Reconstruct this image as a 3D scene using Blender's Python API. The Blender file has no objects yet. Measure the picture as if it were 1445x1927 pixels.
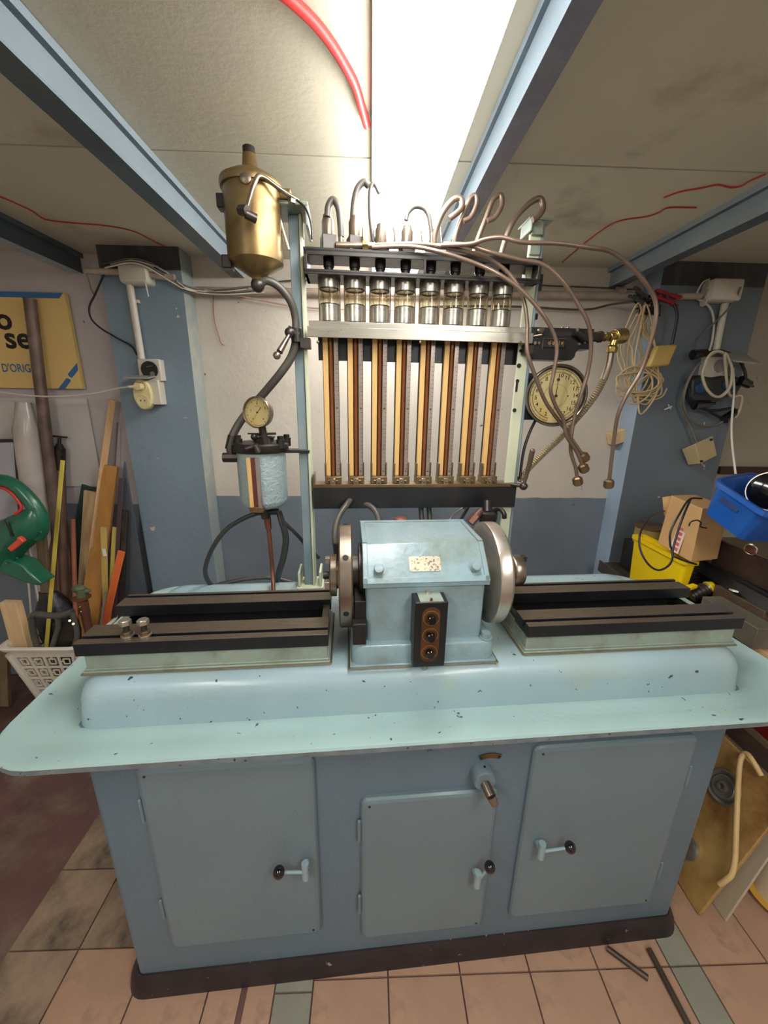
import bpy, math, random
from math import sin, cos, pi, radians
from mathutils import Vector, Matrix
random.seed(7)
C = bpy.context.scene.collection
V = Vector

# ------------------------------------------------------------------ camera
FPX, CX, CY, CAMH = 729.0, 722.5, 963.5, 1.5
PITCH, YAW, ROLL = radians(16.0), radians(2.1), radians(0.86)
PSI = radians(3.3)                       # the bench stands a little askew to the wall
fwd = V((sin(YAW)*cos(PITCH), cos(YAW)*cos(PITCH), -sin(PITCH)))
r0 = V((cos(YAW), -sin(YAW), 0)); u0 = r0.cross(fwd)
rgt = r0*cos(ROLL)+u0*sin(ROLL); upv = -r0*sin(ROLL)+u0*cos(ROLL)
CAM = V((0, 0, CAMH))
cam = bpy.data.cameras.new('camera'); camo = bpy.data.objects.new('camera', cam); C.objects.link(camo)
cam.sensor_fit = 'HORIZONTAL'; cam.sensor_width = 36.0; cam.lens = 36.0*FPX/1445.0
cam.clip_start = 0.02
camo.matrix_world = Matrix(((rgt.x, upv.x, -fwd.x, CAM.x), (rgt.y, upv.y, -fwd.y, CAM.y), (rgt.z, upv.z, -fwd.z, CAM.z), (0, 0, 0, 1)))
bpy.context.scene.camera = camo

# ------------------------------------------------------------------ world, exposure
sc = bpy.context.scene
w = bpy.data.worlds.new('world'); sc.world = w; w.use_nodes = True
w.node_tree.nodes['Background'].inputs[0].default_value = (0.9, 0.95, 1.0, 1)
w.node_tree.nodes['Background'].inputs[1].default_value = 0.05
sc.view_settings.view_transform = 'Standard'; sc.view_settings.look = 'None'
sc.view_settings.exposure = 0.0; sc.view_settings.gamma = 1.0; sc.view_settings.use_curve_mapping = False
LAMP_STRENGTH = 26.0
REAR_FILL_STRENGTH = 27.0  # for the two fill lamps added out of view

# ------------------------------------------------------------------ ray helpers
def ray(px, py): return rgt*((px-CX)/FPX) - upv*((py-CY)/FPX) + fwd
def A(px, py, Y):                        # world point on the plane at depth Y
    d = ray(px, py); return CAM + d*(Y/d.y)
def F(px, py, z=0.0):                    # world point on the level z
    d = ray(px, py); return CAM + d*((z-CAMH)/d.z)
MX = V((cos(PSI), sin(PSI), 0)); MY = V((-sin(PSI), cos(PSI), 0))
def W2M(p): return V((p.dot(MX), p.dot(MY), p.z))
def B(px, py, Y):                        # bench-frame point at bench depth Y
    d = ray(px, py); return W2M(CAM + d*(Y/d.dot(MY)))
def BZ(px, py, z): return W2M(F(px, py, z))
MFR = Matrix.Rotation(PSI, 4, 'Z')
I4 = Matrix.Identity(4)

# ------------------------------------------------------------------ mesh builder
WM = {}
def frame_from(axis, up=V((0, 0, 1))):
    a = V(axis).normalized()
    u = V(up) if abs(a.dot(V(up))) < .98 else V((1, 0, 0))
    x = u.cross(a).normalized(); y = a.cross(x)
    return x, y, a
def smooth_path(pts, k=5):
    pts = [V(p) for p in pts]
    if len(pts) < 3: return pts
    P = [2*pts[0]-pts[1]] + pts + [2*pts[-1]-pts[-2]]
    out = []
    for i in range(1, len(P)-2):
        a, b, c, d = P[i-1:i+3]
        for j in range(k):
            t = j/k
            out.append(.5*((2*b)+(c-a)*t+(2*a-5*b+4*c-d)*t*t+(3*b-a-3*c+d)*t**3))
    out.append(pts[-1]); return out
class MB:
    def __init__(s): s.v = []; s.f = []; s.m = []; s.mi = 0
    def add(s, vs, fs):
        n = len(s.v); s.v += [V(q) for q in vs]; s.f += [tuple(i+n for i in f) for f in fs]; s.m += [s.mi]*len(fs); return s
    def box(s, x0, x1, y0, y1, z0, z1):
        x0, x1 = min(x0, x1), max(x0, x1); y0, y1 = min(y0, y1), max(y0, y1); z0, z1 = min(z0, z1), max(z0, z1)
        return s.add([(x, y, z) for z in (z0, z1) for y in (y0, y1) for x in (x0, x1)],
                     [(0, 2, 3, 1), (4, 5, 7, 6), (0, 1, 5, 4), (2, 6, 7, 3), (0, 4, 6, 2), (1, 3, 7, 5)])
    def obox(s, c, ex, ey, ez):          # centre and three half-extent vectors
        c = V(c)
        return s.add([c+ex*i+ey*j+ez*k for k in (-1, 1) for j in (-1, 1) for i in (-1, 1)],
                     [(0, 2, 3, 1), (4, 5, 7, 6), (0, 1, 5, 4), (2, 6, 7, 3), (0, 4, 6, 2), (1, 3, 7, 5)])
    def bar(s, p0, p1, w, t, up=V((0, -1, 0))):   # flat bar from p0 to p1, w wide, t thick (thickness along up)
        p0, p1 = V(p0), V(p1); a = (p1-p0); L = a.length/2; a.normalize()
        x = a.cross(V(up)).normalized(); y = x.cross(a)
        return s.obox((p0+p1)/2, x*w/2, y*t/2, a*L)
    def cyl(s, p0, p1, r0, r1=None, n=16, cap=True):
        r1 = r0 if r1 is None else r1
        p0, p1 = V(p0), V(p1); x, y, a = frame_from(p1-p0)
        vs = [p0+(x*cos(t)+y*sin(t))*r0 for t in [2*pi*i/n for i in range(n)]] + [p1+(x*cos(t)+y*sin(t))*r1 for t in [2*pi*i/n for i in range(n)]]
        fs = [(i, (i+1) % n, n+(i+1) % n, n+i) for i in range(n)]
        if cap: fs += [tuple(range(n-1, -1, -1)), tuple(range(n, 2*n))]
        return s.add(vs, fs)
    def lathe(s, prof, o, axis=(0, 0, 1), n=24, up=V((0, 0, 1)), caps=True):   # prof: (radius, height)
        o = V(o); x, y, a = frame_from(axis, up); vs = []; fs = []
        for r, h in prof:
            vs += [o+a*h+(x*cos(2*pi*i/n)+y*sin(2*pi*i/n))*max(r, 1e-5) for i in range(n)]
        for k in range(len(prof)-1):
            fs += [(k*n+i, k*n+(i+1) % n, (k+1)*n+(i+1) % n, (k+1)*n+i) for i in range(n)]
        if caps:
            fs += [tuple(range(n-1, -1, -1)), tuple(range((len(prof)-1)*n, len(prof)*n))]
        return s.add(vs, fs)
    def tube(s, pts, r, n=8, k=5, smooth=True, rf=None):
        P = smooth_path(pts, k) if smooth else [V(p) for p in pts]
        N = len(P); prev = None; vs = []
        for i, p in enumerate(P):
            t = (P[min(i+1, N-1)]-P[max(i-1, 0)])
            t = t.normalized() if t.length > 1e-9 else V((0, 0, 1))
            if prev is None: x, y, _ = frame_from(t)
            else:
                x = prev-t*prev.dot(t); x = x.normalized() if x.length > 1e-6 else frame_from(t)[0]; y = t.cross(x)
            prev = x; rr = r if rf is None else r*rf(i/(N-1))
            vs += [p+(x*cos(2*pi*j/n)+y*sin(2*pi*j/n))*rr for j in range(n)]
        fs = [(i*n+j, i*n+(j+1) % n, (i+1)*n+(j+1) % n, (i+1)*n+j) for i in range(N-1) for j in range(n)]
        fs += [tuple(range(n-1, -1, -1)), tuple(range((N-1)*n, N*n))]
        return s.add(vs, fs)
    def prism(s, poly, o, ex, ey, ez):   # polygon in (ex, ey) swept along ez
        n = len(poly); o = V(o)
        vs = [o+ex*a+ey*b for a, b in poly]+[o+ex*a+ey*b+ez for a, b in poly]
        return s.add(vs, [tuple(range(n-1, -1, -1)), tuple(range(n, 2*n))]+[(i, (i+1) % n, n+(i+1) % n, n+i) for i in range(n)])
    def sphere(s, c, r, n=14, sx=1, sy=1, sz=1):
        c = V(c); vs = []; fs = []; m = n//2
        for i in range(m+1):
            a = pi*i/m
            vs += [c+V((sin(a)*cos(2*pi*j/n)*r*sx, sin(a)*sin(2*pi*j/n)*r*sy, cos(a)*r*sz)) for j in range(n)]
        for i in range(m): fs += [(i*n+j, (i+1)*n+j, (i+1)*n+(j+1) % n, i*n+(j+1) % n) for j in range(n)]
        return s.add(vs, fs)
    def rings(s, rs, cap0=True, cap1=True):       # loft of equal-length rings
        n = len(rs[0]); vs = [p for r in rs for p in r]; N = len(rs)
        fs = [(i*n+j, i*n+(j+1) % n, (i+1)*n+(j+1) % n, (i+1)*n+j) for i in range(N-1) for j in range(n)]
        if cap0: fs.append(tuple(range(n-1, -1, -1)))
        if cap1: fs.append(tuple(range((N-1)*n, N*n)))
        return s.add(vs, fs)
    def build(s, name, mat, parent=None, fr=I4, bevel=0, smooth=38, seg=2, solid=0):
        PW = WM[parent.name] if parent else I4
        T = PW.inverted() @ fr
        vs = [T @ q for q in s.v]
        lo = V([min(q[i] for q in vs) for i in range(3)]); hi = V([max(q[i] for q in vs) for i in range(3)])
        c = (lo+hi)/2
        if not parent: c.z = lo.z
        me = bpy.data.meshes.new(name)
        me.from_pydata([q-c for q in vs], [], s.f)
        mats = mat if isinstance(mat, (list, tuple)) else [mat]
        for m_ in mats: me.materials.append(m_)
        if len(mats) > 1: me.polygons.foreach_set('material_index', s.m)
        if smooth:
            me.polygons.foreach_set('use_smooth', [True]*len(me.polygons))
            me.update(); me.set_sharp_from_angle(angle=radians(smooth))
        me.update()
        o = bpy.data.objects.new(name, me); C.objects.link(o)
        o.location = c
        if parent: o.parent = parent
        WM[o.name] = PW @ Matrix.Translation(c)
        if solid:
            md = o.modifiers.new('s', 'SOLIDIFY'); md.thickness = solid; md.offset = 0
        if bevel:
            md = o.modifiers.new('b', 'BEVEL'); md.width = bevel; md.segments = seg; md.limit_method = 'ANGLE'; md.angle_limit = radians(40)
            md.harden_normals = False
        return o
def thing(name, label, cat, loc, rotz=0, group=None):
    o = bpy.data.objects.new(name, None); C.objects.link(o); o.empty_display_size = .05
    o.location = loc; o.rotation_euler = (0, 0, rotz); o['label'] = label; o['category'] = cat
    if group: o['group'] = group
    WM[o.name] = Matrix.Translation(V(loc)) @ Matrix.Rotation(rotz, 4, 'Z'); return o
def tag(o, label, cat, group=None):
    o['label'] = label; o['category'] = cat
    if group: o['group'] = group
    return o
def struct(o): o['kind'] = 'structure'; return o
def lab(o, label): o['label'] = label; return o
def copy_tree(o, parent=None):
    c = o.copy(); C.objects.link(c); c.parent = parent
    for ch in [x for x in o.children if x is not c]: copy_tree(ch, c)
    return c
def rrect(x0, x1, y0, y1, r, z, k=6):    # rounded rectangle ring
    out = []
    for cx, cy, a0 in ((x1-r, y1-r, 0), (x0+r, y1-r, pi/2), (x0+r, y0+r, pi), (x1-r, y0+r, 3*pi/2)):
        out += [V((cx+r*cos(a0+pi/2*i/k), cy+r*sin(a0+pi/2*i/k), z)) for i in range(k+1)]
    return out
def rpoly(w, h, r, k=5):
    return [(p.x, p.y) for p in rrect(-w/2, w/2, -h/2, h/2, r, 0, k)]
def text_mesh(mb, s, o, ex, ey, size, depth=.0006, align='CENTER', width=1.0, bold=0):
    cu = bpy.data.curves.new('t', 'FONT'); cu.body = s; cu.size = size; cu.align_x = align; cu.align_y = 'CENTER'
    cu.extrude = 0; cu.offset = bold; cu.resolution_u = 3
    ob = bpy.data.objects.new('t', cu); C.objects.link(ob)
    dg = bpy.context.evaluated_depsgraph_get()
    me = bpy.data.meshes.new_from_object(ob.evaluated_get(dg))
    ez = ex.cross(ey).normalized()
    o = V(o)
    mb.add([o+ex*(v.co.x*width)+ey*v.co.y+ez*depth for v in me.vertices], [tuple(p.vertices) for p in me.polygons])
    bpy.data.objects.remove(ob); bpy.data.meshes.remove(me); bpy.data.curves.remove(cu)

# ------------------------------------------------------------------ materials
def lin(c): return tuple(((x/255)/12.92 if x/255 <= .04045 else ((x/255+.055)/1.055)**2.4) for x in c)+(1,)
MATS = {}
def mat(name, col, rough=.5, metal=0., var=.12, vscale=6, col2=None, c2amt=.5, c2scale=3, chips=None, chipamt=.3, chipscale=30,
        bump=0., bscale=60, stretch=(1, 1, 1), rvar=.1, coat=0., spec=.5):
    if name in MATS: return MATS[name]
    m = bpy.data.materials.new(name); m.use_nodes = True; nt = m.node_tree; N = nt.nodes; L = nt.links
    b = N['Principled BSDF']; b.inputs['Metallic'].default_value = metal; b.inputs['Coat Weight'].default_value = coat
    b.inputs['Coat Roughness'].default_value = .15; b.inputs['Specular IOR Level'].default_value = spec
    tc = N.new('ShaderNodeTexCoord'); mp = N.new('ShaderNodeMapping'); mp.inputs['Scale'].default_value = stretch
    L.new(tc.outputs['Object'], mp.inputs['Vector'])
    def noise(sc_, det=4, rgh=.55, off=0):
        n = N.new('ShaderNodeTexNoise'); n.inputs['Scale'].default_value = sc_; n.inputs['Detail'].default_value = det
        n.inputs['Roughness'].default_value = rgh; L.new(mp.outputs[0], n.inputs['Vector']); return n
    def mix(a, bb, fac, blend='MIX'):
        x = N.new('ShaderNodeMix'); x.data_type = 'RGBA'; x.blend_type = blend
        for s_, v_ in ((0, fac), (6, a), (7, bb)):
            if hasattr(v_, 'is_linked') or hasattr(v_, 'links'): L.new(v_, x.inputs[s_])
            else: x.inputs[s_].default_value = v_
        return x.outputs[2]
    def ramp(src, p0, p1):
        r = N.new('ShaderNodeMapRange'); r.inputs['From Min'].default_value = p0; r.inputs['From Max'].default_value = p1
        L.new(src, r.inputs['Value']); return r.outputs[0]
    base = lin(col); n1 = noise(vscale)
    dark = tuple(x*(1-var*1.6) for x in base[:3])+(1,); lite = tuple(min(1, x*(1+var)) for x in base[:3])+(1,)
    cur = mix(dark, lite, ramp(n1.outputs['Fac'], .3, .7))
    if col2:
        n2 = noise(c2scale, 6, .65)
        cur = mix(cur, lin(col2), ramp(n2.outputs['Fac'], .62-.3*c2amt, .72-.2*c2amt+.1))
    if chips:
        n3 = noise(chipscale, 3, .6)
        cur = mix(cur, lin(chips), ramp(n3.outputs['Fac'], .78-.2*chipamt, .79-.2*chipamt))
    L.new(cur, b.inputs['Base Color'])
    n4 = noise(vscale*2.3)
    rr = N.new('ShaderNodeMapRange'); rr.inputs['To Min'].default_value = max(.03, rough-rvar); rr.inputs['To Max'].default_value = min(1, rough+rvar)
    L.new(n4.outputs['Fac'], rr.inputs['Value']); L.new(rr.outputs[0], b.inputs['Roughness'])
    if bump:
        nb = noise(bscale, 5, .6); bm = N.new('ShaderNodeBump'); bm.inputs['Strength'].default_value = bump; bm.inputs['Distance'].default_value = .004
        L.new(nb.outputs['Fac'], bm.inputs['Height']); L.new(bm.outputs[0], b.inputs['Normal'])
    MATS[name] = m; return m
def glass(name, tint, refl=.12, alpha=.0):
    m = bpy.data.materials.new(name); m.use_nodes = True; nt = m.node_tree; N = nt.nodes; L = nt.links
    N.remove(N['Principled BSDF']); out = N['Material Output']
    t = N.new('ShaderNodeBsdfTransparent'); t.inputs[0].default_value = lin(tint)
    g = N.new('ShaderNodeBsdfGlossy'); g.inputs['Roughness'].default_value = .08; g.inputs['Color'].default_value = (1, .97, .9, 1)
    lw = N.new('ShaderNodeLayerWeight'); lw.inputs['Blend'].default_value = .35
    ml = N.new('ShaderNodeMath'); ml.operation = 'MULTIPLY_ADD'; ml.inputs[1].default_value = .5; ml.inputs[2].default_value = refl*.4
    L.new(lw.outputs['Fresnel'], ml.inputs[0])
    mx = N.new('ShaderNodeMixShader'); L.new(ml.outputs[0], mx.inputs[0]); L.new(t.outputs[0], mx.inputs[1]); L.new(g.outputs[0], mx.inputs[2])
    L.new(mx.outputs[0], out.inputs[0]); return m
def emis(name, col, s):
    m = bpy.data.materials.new(name); m.use_nodes = True; b = m.node_tree.nodes['Principled BSDF']
    b.inputs['Base Color'].default_value = (1, 1, 1, 1)
    b.inputs['Emission Color'].default_value = col; b.inputs['Emission Strength'].default_value = s; return m
def wallmat(name, up, low, h, ucol2=None, lowz=None, patch=(190, 170, 130), pamt=.2):
    # two paint colours divided at height h (a painted dado), with flaking
    m = bpy.data.materials.new(name); m.use_nodes = True; nt = m.node_tree; N = nt.nodes; L = nt.links; b = N['Principled BSDF']
    g = N.new('ShaderNodeNewGeometry'); sp = N.new('ShaderNodeSeparateXYZ'); L.new(g.outputs['Position'], sp.inputs[0])
    n0 = N.new('ShaderNodeTexNoise'); n0.inputs['Scale'].default_value = 12; L.new(g.outputs['Position'], n0.inputs['Vector'])
    ma = N.new('ShaderNodeMath'); ma.operation = 'MULTIPLY_ADD'; ma.inputs[1].default_value = .012; L.new(n0.outputs['Fac'], ma.inputs[0]); L.new(sp.outputs['Z'], ma.inputs[2])
    gt = N.new('ShaderNodeMapRange'); gt.inputs['From Min'].default_value = h+.004; gt.inputs['From Max'].default_value = h+.008; L.new(ma.outputs[0], gt.inputs['Value'])
    def noise(s_, d=5, r=.6):
        n = N.new('ShaderNodeTexNoise'); n.inputs['Scale'].default_value = s_; n.inputs['Detail'].default_value = d; n.inputs['Roughness'].default_value = r
        L.new(g.outputs['Position'], n.inputs['Vector']); return n.outputs['Fac']
    def rng(src, a, c):
        r = N.new('ShaderNodeMapRange'); r.inputs['From Min'].default_value = a; r.inputs['From Max'].default_value = c; L.new(src, r.inputs['Value']); return r.outputs[0]
    def mix(a, c, f):
        x = N.new('ShaderNodeMix'); x.data_type = 'RGBA'
        for s_, v_ in ((0, f), (6, a), (7, c)):
            if hasattr(v_, 'links'): L.new(v_, x.inputs[s_])
            else: x.inputs[s_].default_value = v_
        return x.outputs[2]
    u2 = ucol2 or tuple(max(0, c-14) for c in up)
    upc = mix(lin(u2), lin(up), rng(noise(2.2), .35, .65))
    loc = mix(lin(tuple(max(0, c-12) for c in low)), lin(low), rng(noise(3.), .35, .65))
    c = mix(loc, upc, gt.outputs[0])
    c = mix(c, lin(patch), rng(noise(16, 6, .7), .80-.2*pamt, .82-.2*pamt))
    c = mix(c, lin((88, 84, 80)), rng(noise(34, 2, .5), .765, .80))
    L.new(c, b.inputs['Base Color']); b.inputs['Roughness'].default_value = .62
    bm = N.new('ShaderNodeBump'); bm.inputs['Strength'].default_value = .35; bm.inputs['Distance'].default_value = .006
    L.new(noise(40, 6, .6), bm.inputs['Height']); L.new(bm.outputs[0], b.inputs['Normal']); return m

M = dict(
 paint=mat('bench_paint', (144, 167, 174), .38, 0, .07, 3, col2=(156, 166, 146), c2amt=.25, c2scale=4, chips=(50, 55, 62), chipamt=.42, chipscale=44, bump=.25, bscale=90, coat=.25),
 cabpaint_shade=mat('cabinet_paint_shade', (96, 116, 130), .42, 0, .05, 3, chips=(50, 55, 62), chipamt=.0, chipscale=40, bump=.35, bscale=130, coat=.15),  # bench paint, with the dimmer light on the cabinet front put into its colour
 doorpaint_shade=mat('door_paint_shade', (107, 125, 133), .42, 0, .05, 3, chips=(50, 55, 62), chipamt=.0, chipscale=40, bump=.35, bscale=130, coat=.15),  # same darkening for the doors, shade included in the base colour
 casting=mat('casting_paint', (140, 152, 140), .42, 0, .12, 6, col2=(110, 106, 78), c2amt=.4, c2scale=9, chips=(70, 60, 45), chipamt=.16, chipscale=25, bump=.3, bscale=80, coat=.2),
 gear=mat('gearbox_paint', (130, 154, 162), .33, 0, .1, 5, col2=(112, 122, 108), c2amt=.5, c2scale=7, chips=(60, 66, 70), chipamt=.08, chipscale=45, bump=.5, bscale=40, coat=.4),
 postpaint=mat('post_paint', (122, 140, 146), .4, 0, .1, 5, col2=(150, 152, 122), c2amt=.3, c2scale=3, chips=(60, 60, 55), chipamt=.1),
 cream=mat('cream_paint', (196, 200, 172), .45, 0, .1, 5, chips=(110, 95, 60), chipamt=.15, chipscale=25),
 edge=mat('chipped_edge', (112, 120, 124), .5, 0, .2, 20, chips=(45, 42, 40), chipamt=.6, chipscale=60),
 plinth=mat('plinth_black', (44, 36, 38), .45, 0, .25, 12, chips=(150, 140, 120), chipamt=.38, chipscale=40),
 black=mat('rail_black', (24, 25, 28), .35, 0, .2, 12, chips=(70, 66, 60), chipamt=.08),
 dark=mat('soot_black', (12, 12, 13), .6, 0, .2, 12),
 darkmetal=mat('dark_metal', (74, 68, 64), .38, .75, .25, 18),
 machined=mat('machined_brown', (106, 94, 80), .36, .55, .12, 30, stretch=(1, 6, 6)),
 steel=mat('steel', (190, 180, 168), .3, .8, .1, 14),
 worn=mat('worn_steel', (150, 136, 122), .3, .9, .22, 9, bump=.1),
 alu=mat('aluminium', (172, 166, 154), .3, .8, .1, 8, stretch=(1, 1, 5)),
 brass=mat('old_brass', (140, 118, 78), .36, .7, .22, 9, col2=(104, 80, 46), c2amt=.3, c2scale=6, bump=.12, bscale=30),
 brassbright=mat('bright_brass', (158, 136, 84), .25, .9, .12, 9),
 bronze=mat('bronze_clamp', (118, 98, 70), .38, .7, .2, 20),
 copper=mat('copper_rust', (116, 74, 58), .45, .5, .15, 15),
 wood=mat('cream_wood', (214, 172, 108), .5, 0, .06, 20, stretch=(8, 8, 1), chips=(110, 76, 44), chipamt=.08, chipscale=20),
 scale=mat('scale_metal', (164, 150, 142), .34, .7, .12, 12),
 rubber=mat('black_rubber', (52, 54, 54), .42, 0, .15, 12),
 hose=mat('grey_hose', (78, 74, 68), .42, 0, .12, 12),
 pipe=mat('brown_steel_pipe', (120, 100, 86), .34, .45, .15, 14),
 plastic=mat('white_plastic', (206, 198, 184), .45, 0, .06, 8),
 ivory=mat('ivory_plastic', (220, 204, 154), .42, 0, .06, 8),
 greycable=mat('grey_cable', (112, 106, 98), .5, 0, .1, 8),
 blackcable=mat('black_cable', (34, 33, 35), .45, 0, .1, 8),
 dial=mat('dial_face', (214, 200, 150), .45, 0, .05, 12, col2=(206, 170, 90), c2amt=.15, c2scale=14),
 ink=mat('dial_ink', (42, 34, 24), .6, 0, .05),
 inkblue=mat('print_blue', (54, 108, 160), .5, 0, .04), inkblack=mat('print_black', (24, 22, 24), .5, 0, .04),
 white=mat('white_paint', (225, 222, 210), .5, 0, .05),
 red=mat('red_paint', (200, 48, 44), .45, 0, .08), knob=mat('black_knob', (14, 14, 16), .12, 0, .05, coat=.6),
 holder=mat('holder_brown', (88, 76, 64), .4, .4, .15, 20),
 glass=glass('clear_glass', (246, 240, 222)), amber=glass('amber_glass', (236, 200, 160), .1), cap=mat('dark_fitting', (50, 46, 44), .4, .5, .2, 20),
)

# ================================================================== THE SETTING
WD, PD, CZ = 1.9, 1.79, 2.075            # wall depth, pillar front depth, ceiling height
m_ceil = mat('ceiling_plaster', (204, 198, 178), .7, 0, .04, 1.6, col2=(150, 134, 112), c2amt=.12, c2scale=2.2, chips=(120, 105, 90), chipamt=.02, chipscale=18, bump=.4, bscale=45)
m_wallc = wallmat('wall_beige_blue', (216, 206, 194), (124, 134, 146), 1.035)
m_walll = wallmat('wall_lavender', (202, 194, 196), (120, 128, 140), .99)
m_wallr = wallmat('wall_grey_beige', (172, 162, 146), (112, 110, 106), .6)
m_bounce = mat('bounce_wall_paint', (222, 216, 204), .6, 0, .03, 3)  # unseen walls, coloured bright to bounce more light into the room
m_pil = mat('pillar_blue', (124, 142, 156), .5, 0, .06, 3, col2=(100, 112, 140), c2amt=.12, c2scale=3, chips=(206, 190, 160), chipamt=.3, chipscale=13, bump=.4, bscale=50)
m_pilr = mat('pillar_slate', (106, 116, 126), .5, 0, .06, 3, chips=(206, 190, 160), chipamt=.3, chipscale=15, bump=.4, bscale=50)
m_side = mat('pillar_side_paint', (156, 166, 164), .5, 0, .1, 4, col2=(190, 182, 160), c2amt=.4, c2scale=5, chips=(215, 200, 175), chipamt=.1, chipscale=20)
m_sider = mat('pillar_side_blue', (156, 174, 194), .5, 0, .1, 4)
m_soot = mat('bare_pillar_head', (66, 66, 68), .7, 0, .3, 6, stretch=(4, 4, 1), bump=.4)
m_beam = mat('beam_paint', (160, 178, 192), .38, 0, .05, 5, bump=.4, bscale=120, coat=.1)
m_beam_shade = mat('beam_paint_shade', (84, 98, 108), .45, 0, .1, 5, bump=.4, bscale=100)  # beam paint darkened: shade of the downward faces put into the colour
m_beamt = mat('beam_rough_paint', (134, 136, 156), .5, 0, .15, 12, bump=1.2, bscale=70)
m_floor = mat('floor_screed', (104, 74, 70), .55, 0, .2, 4, col2=(120, 104, 90), c2amt=.5, c2scale=7, bump=.5, bscale=40)
m_tile = mat('terracotta_tile', (176, 140, 116), .5, 0, .1, 6, col2=(120, 98, 80), c2amt=.22, c2scale=9, chips=(96, 78, 66), chipamt=.05, chipscale=26, bump=.2, bscale=90)
m_tiled = mat('dirty_tile', (172, 146, 122), .55, 0, .15, 6, col2=(84, 72, 62), c2amt=.75, c2scale=6, chips=(60, 50, 44), chipamt=.25, chipscale=16, bump=.3, bscale=60)
m_tileg = mat('grey_tile', (142, 140, 126), .5, 0, .1, 6, bump=.2, bscale=90)

fl = struct(MB().box(-2.6, 2.6, -2.2, 1.95, -.08, -.006).build('floor', m_floor))
def tile(x0, x1, y0, y1, m_, dz=0):
    g = .0022
    MB().box(x0+g, x1-g, y0+g, y1-g, -.0058, dz).build('tile', m_, fl, smooth=0)
rnd = random.Random(3)
cols = [(-.146, .054, 0), (.054, .251, 0), (.251, .443, 0), (.443, .635, 0), (.635, .838, 0), (.838, .925, 1), (.925, 1.12, 0), (1.12, 1.315, 0), (1.315, 1.51, 0), (1.51, 1.7, 0)]
for x0, x1, g in cols:
    y = .66-.197*7
    for k in range(13):
        tile(x0, x1, y, y+.197, m_tileg if g else m_tile, rnd.uniform(-.0006, .0004)); y += .197
for x0, x1, g in [(-.246, -.146, 1), (-.332, -.246, 0), (-.42, -.332, 0), (-.615, -.42, 0), (-.816, -.615, 0), (-1.01, -.816, 0)]:
    y = .738-.197*6 - (.1 if g else 0)
    for k in range(10):
        far = y > .72 and x1 < -.6
        tile(x0+(.012 if x0 == -.332 else 0), x1, y, y+.197, m_tileg if g else (m_tiled if far or (x1 < -.8 and y > .5) else m_tile), rnd.uniform(-.0006, .0004)); y += .197

cy = F(1250, 318, CZ).y
struct(MB().box(-2.6, 2.6, cy+.003, 1.95, CZ, CZ+.1).build('ceiling', m_ceil))
struct(MB().box(-2.6, 2.6, -2.2, cy-.001, CZ+.001, CZ+.1).build('ceiling', m_ceil))
struct(MB().box(-.77, 1.24, WD, WD+.1, 0, CZ+.05).build('wall_back', m_wallc))
struct(MB().box(-2.6, -.77, WD, WD+.1, 0, CZ+.05).build('wall_back', m_walll))
struct(MB().box(1.24, 2.6, WD, WD+.1, 0, CZ+.05).build('wall_back', m_wallr))
struct(MB().box(-2.7, -2.6, -2.2, 2.0, 0, CZ+.05).build('wall_left', m_bounce))
struct(MB().box(2.6, 2.7, -2.2, 2.0, 0, CZ+.05).build('wall_right', m_bounce))
struct(MB().box(-2.7, 2.7, -2.3, -2.2, 0, CZ+.05).build('wall_front', m_bounce))

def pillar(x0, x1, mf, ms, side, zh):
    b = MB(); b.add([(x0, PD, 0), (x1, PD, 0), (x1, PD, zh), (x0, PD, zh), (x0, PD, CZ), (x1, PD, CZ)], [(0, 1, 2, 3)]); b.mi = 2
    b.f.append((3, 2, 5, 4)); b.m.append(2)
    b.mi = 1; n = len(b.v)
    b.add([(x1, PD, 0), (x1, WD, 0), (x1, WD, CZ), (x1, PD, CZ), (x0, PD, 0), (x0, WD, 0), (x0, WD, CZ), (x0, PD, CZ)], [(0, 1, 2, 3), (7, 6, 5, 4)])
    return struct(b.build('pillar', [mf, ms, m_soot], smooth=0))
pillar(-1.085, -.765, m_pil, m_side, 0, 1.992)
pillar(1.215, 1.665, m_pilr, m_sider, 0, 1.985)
# ledge strip of plaster where wall meets ceiling on the right pillar
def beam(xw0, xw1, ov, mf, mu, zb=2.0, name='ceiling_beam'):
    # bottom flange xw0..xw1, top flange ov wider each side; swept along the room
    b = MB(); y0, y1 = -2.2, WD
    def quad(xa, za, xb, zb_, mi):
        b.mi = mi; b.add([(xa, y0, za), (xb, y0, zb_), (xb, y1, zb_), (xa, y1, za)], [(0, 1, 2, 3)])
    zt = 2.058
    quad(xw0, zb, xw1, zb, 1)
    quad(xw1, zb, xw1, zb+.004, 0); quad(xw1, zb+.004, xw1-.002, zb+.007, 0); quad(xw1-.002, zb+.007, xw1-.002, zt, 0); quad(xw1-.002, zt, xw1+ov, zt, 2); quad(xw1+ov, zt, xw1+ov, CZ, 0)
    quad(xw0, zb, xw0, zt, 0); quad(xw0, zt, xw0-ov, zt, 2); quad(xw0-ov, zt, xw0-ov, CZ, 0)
    return struct(b.build(name, [mf, mu, m_beam_shade], smooth=0))
beam(-.6, -.546, .012, m_beam, m_beam_shade)
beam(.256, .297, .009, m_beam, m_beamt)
beam(1.055, 1.105, .016, m_beam, m_beam_shade)
beam(-1.275, -1.222, .012, m_beam_shade, m_beam)  # side faces coloured dark for the shade behind the next beam

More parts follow.
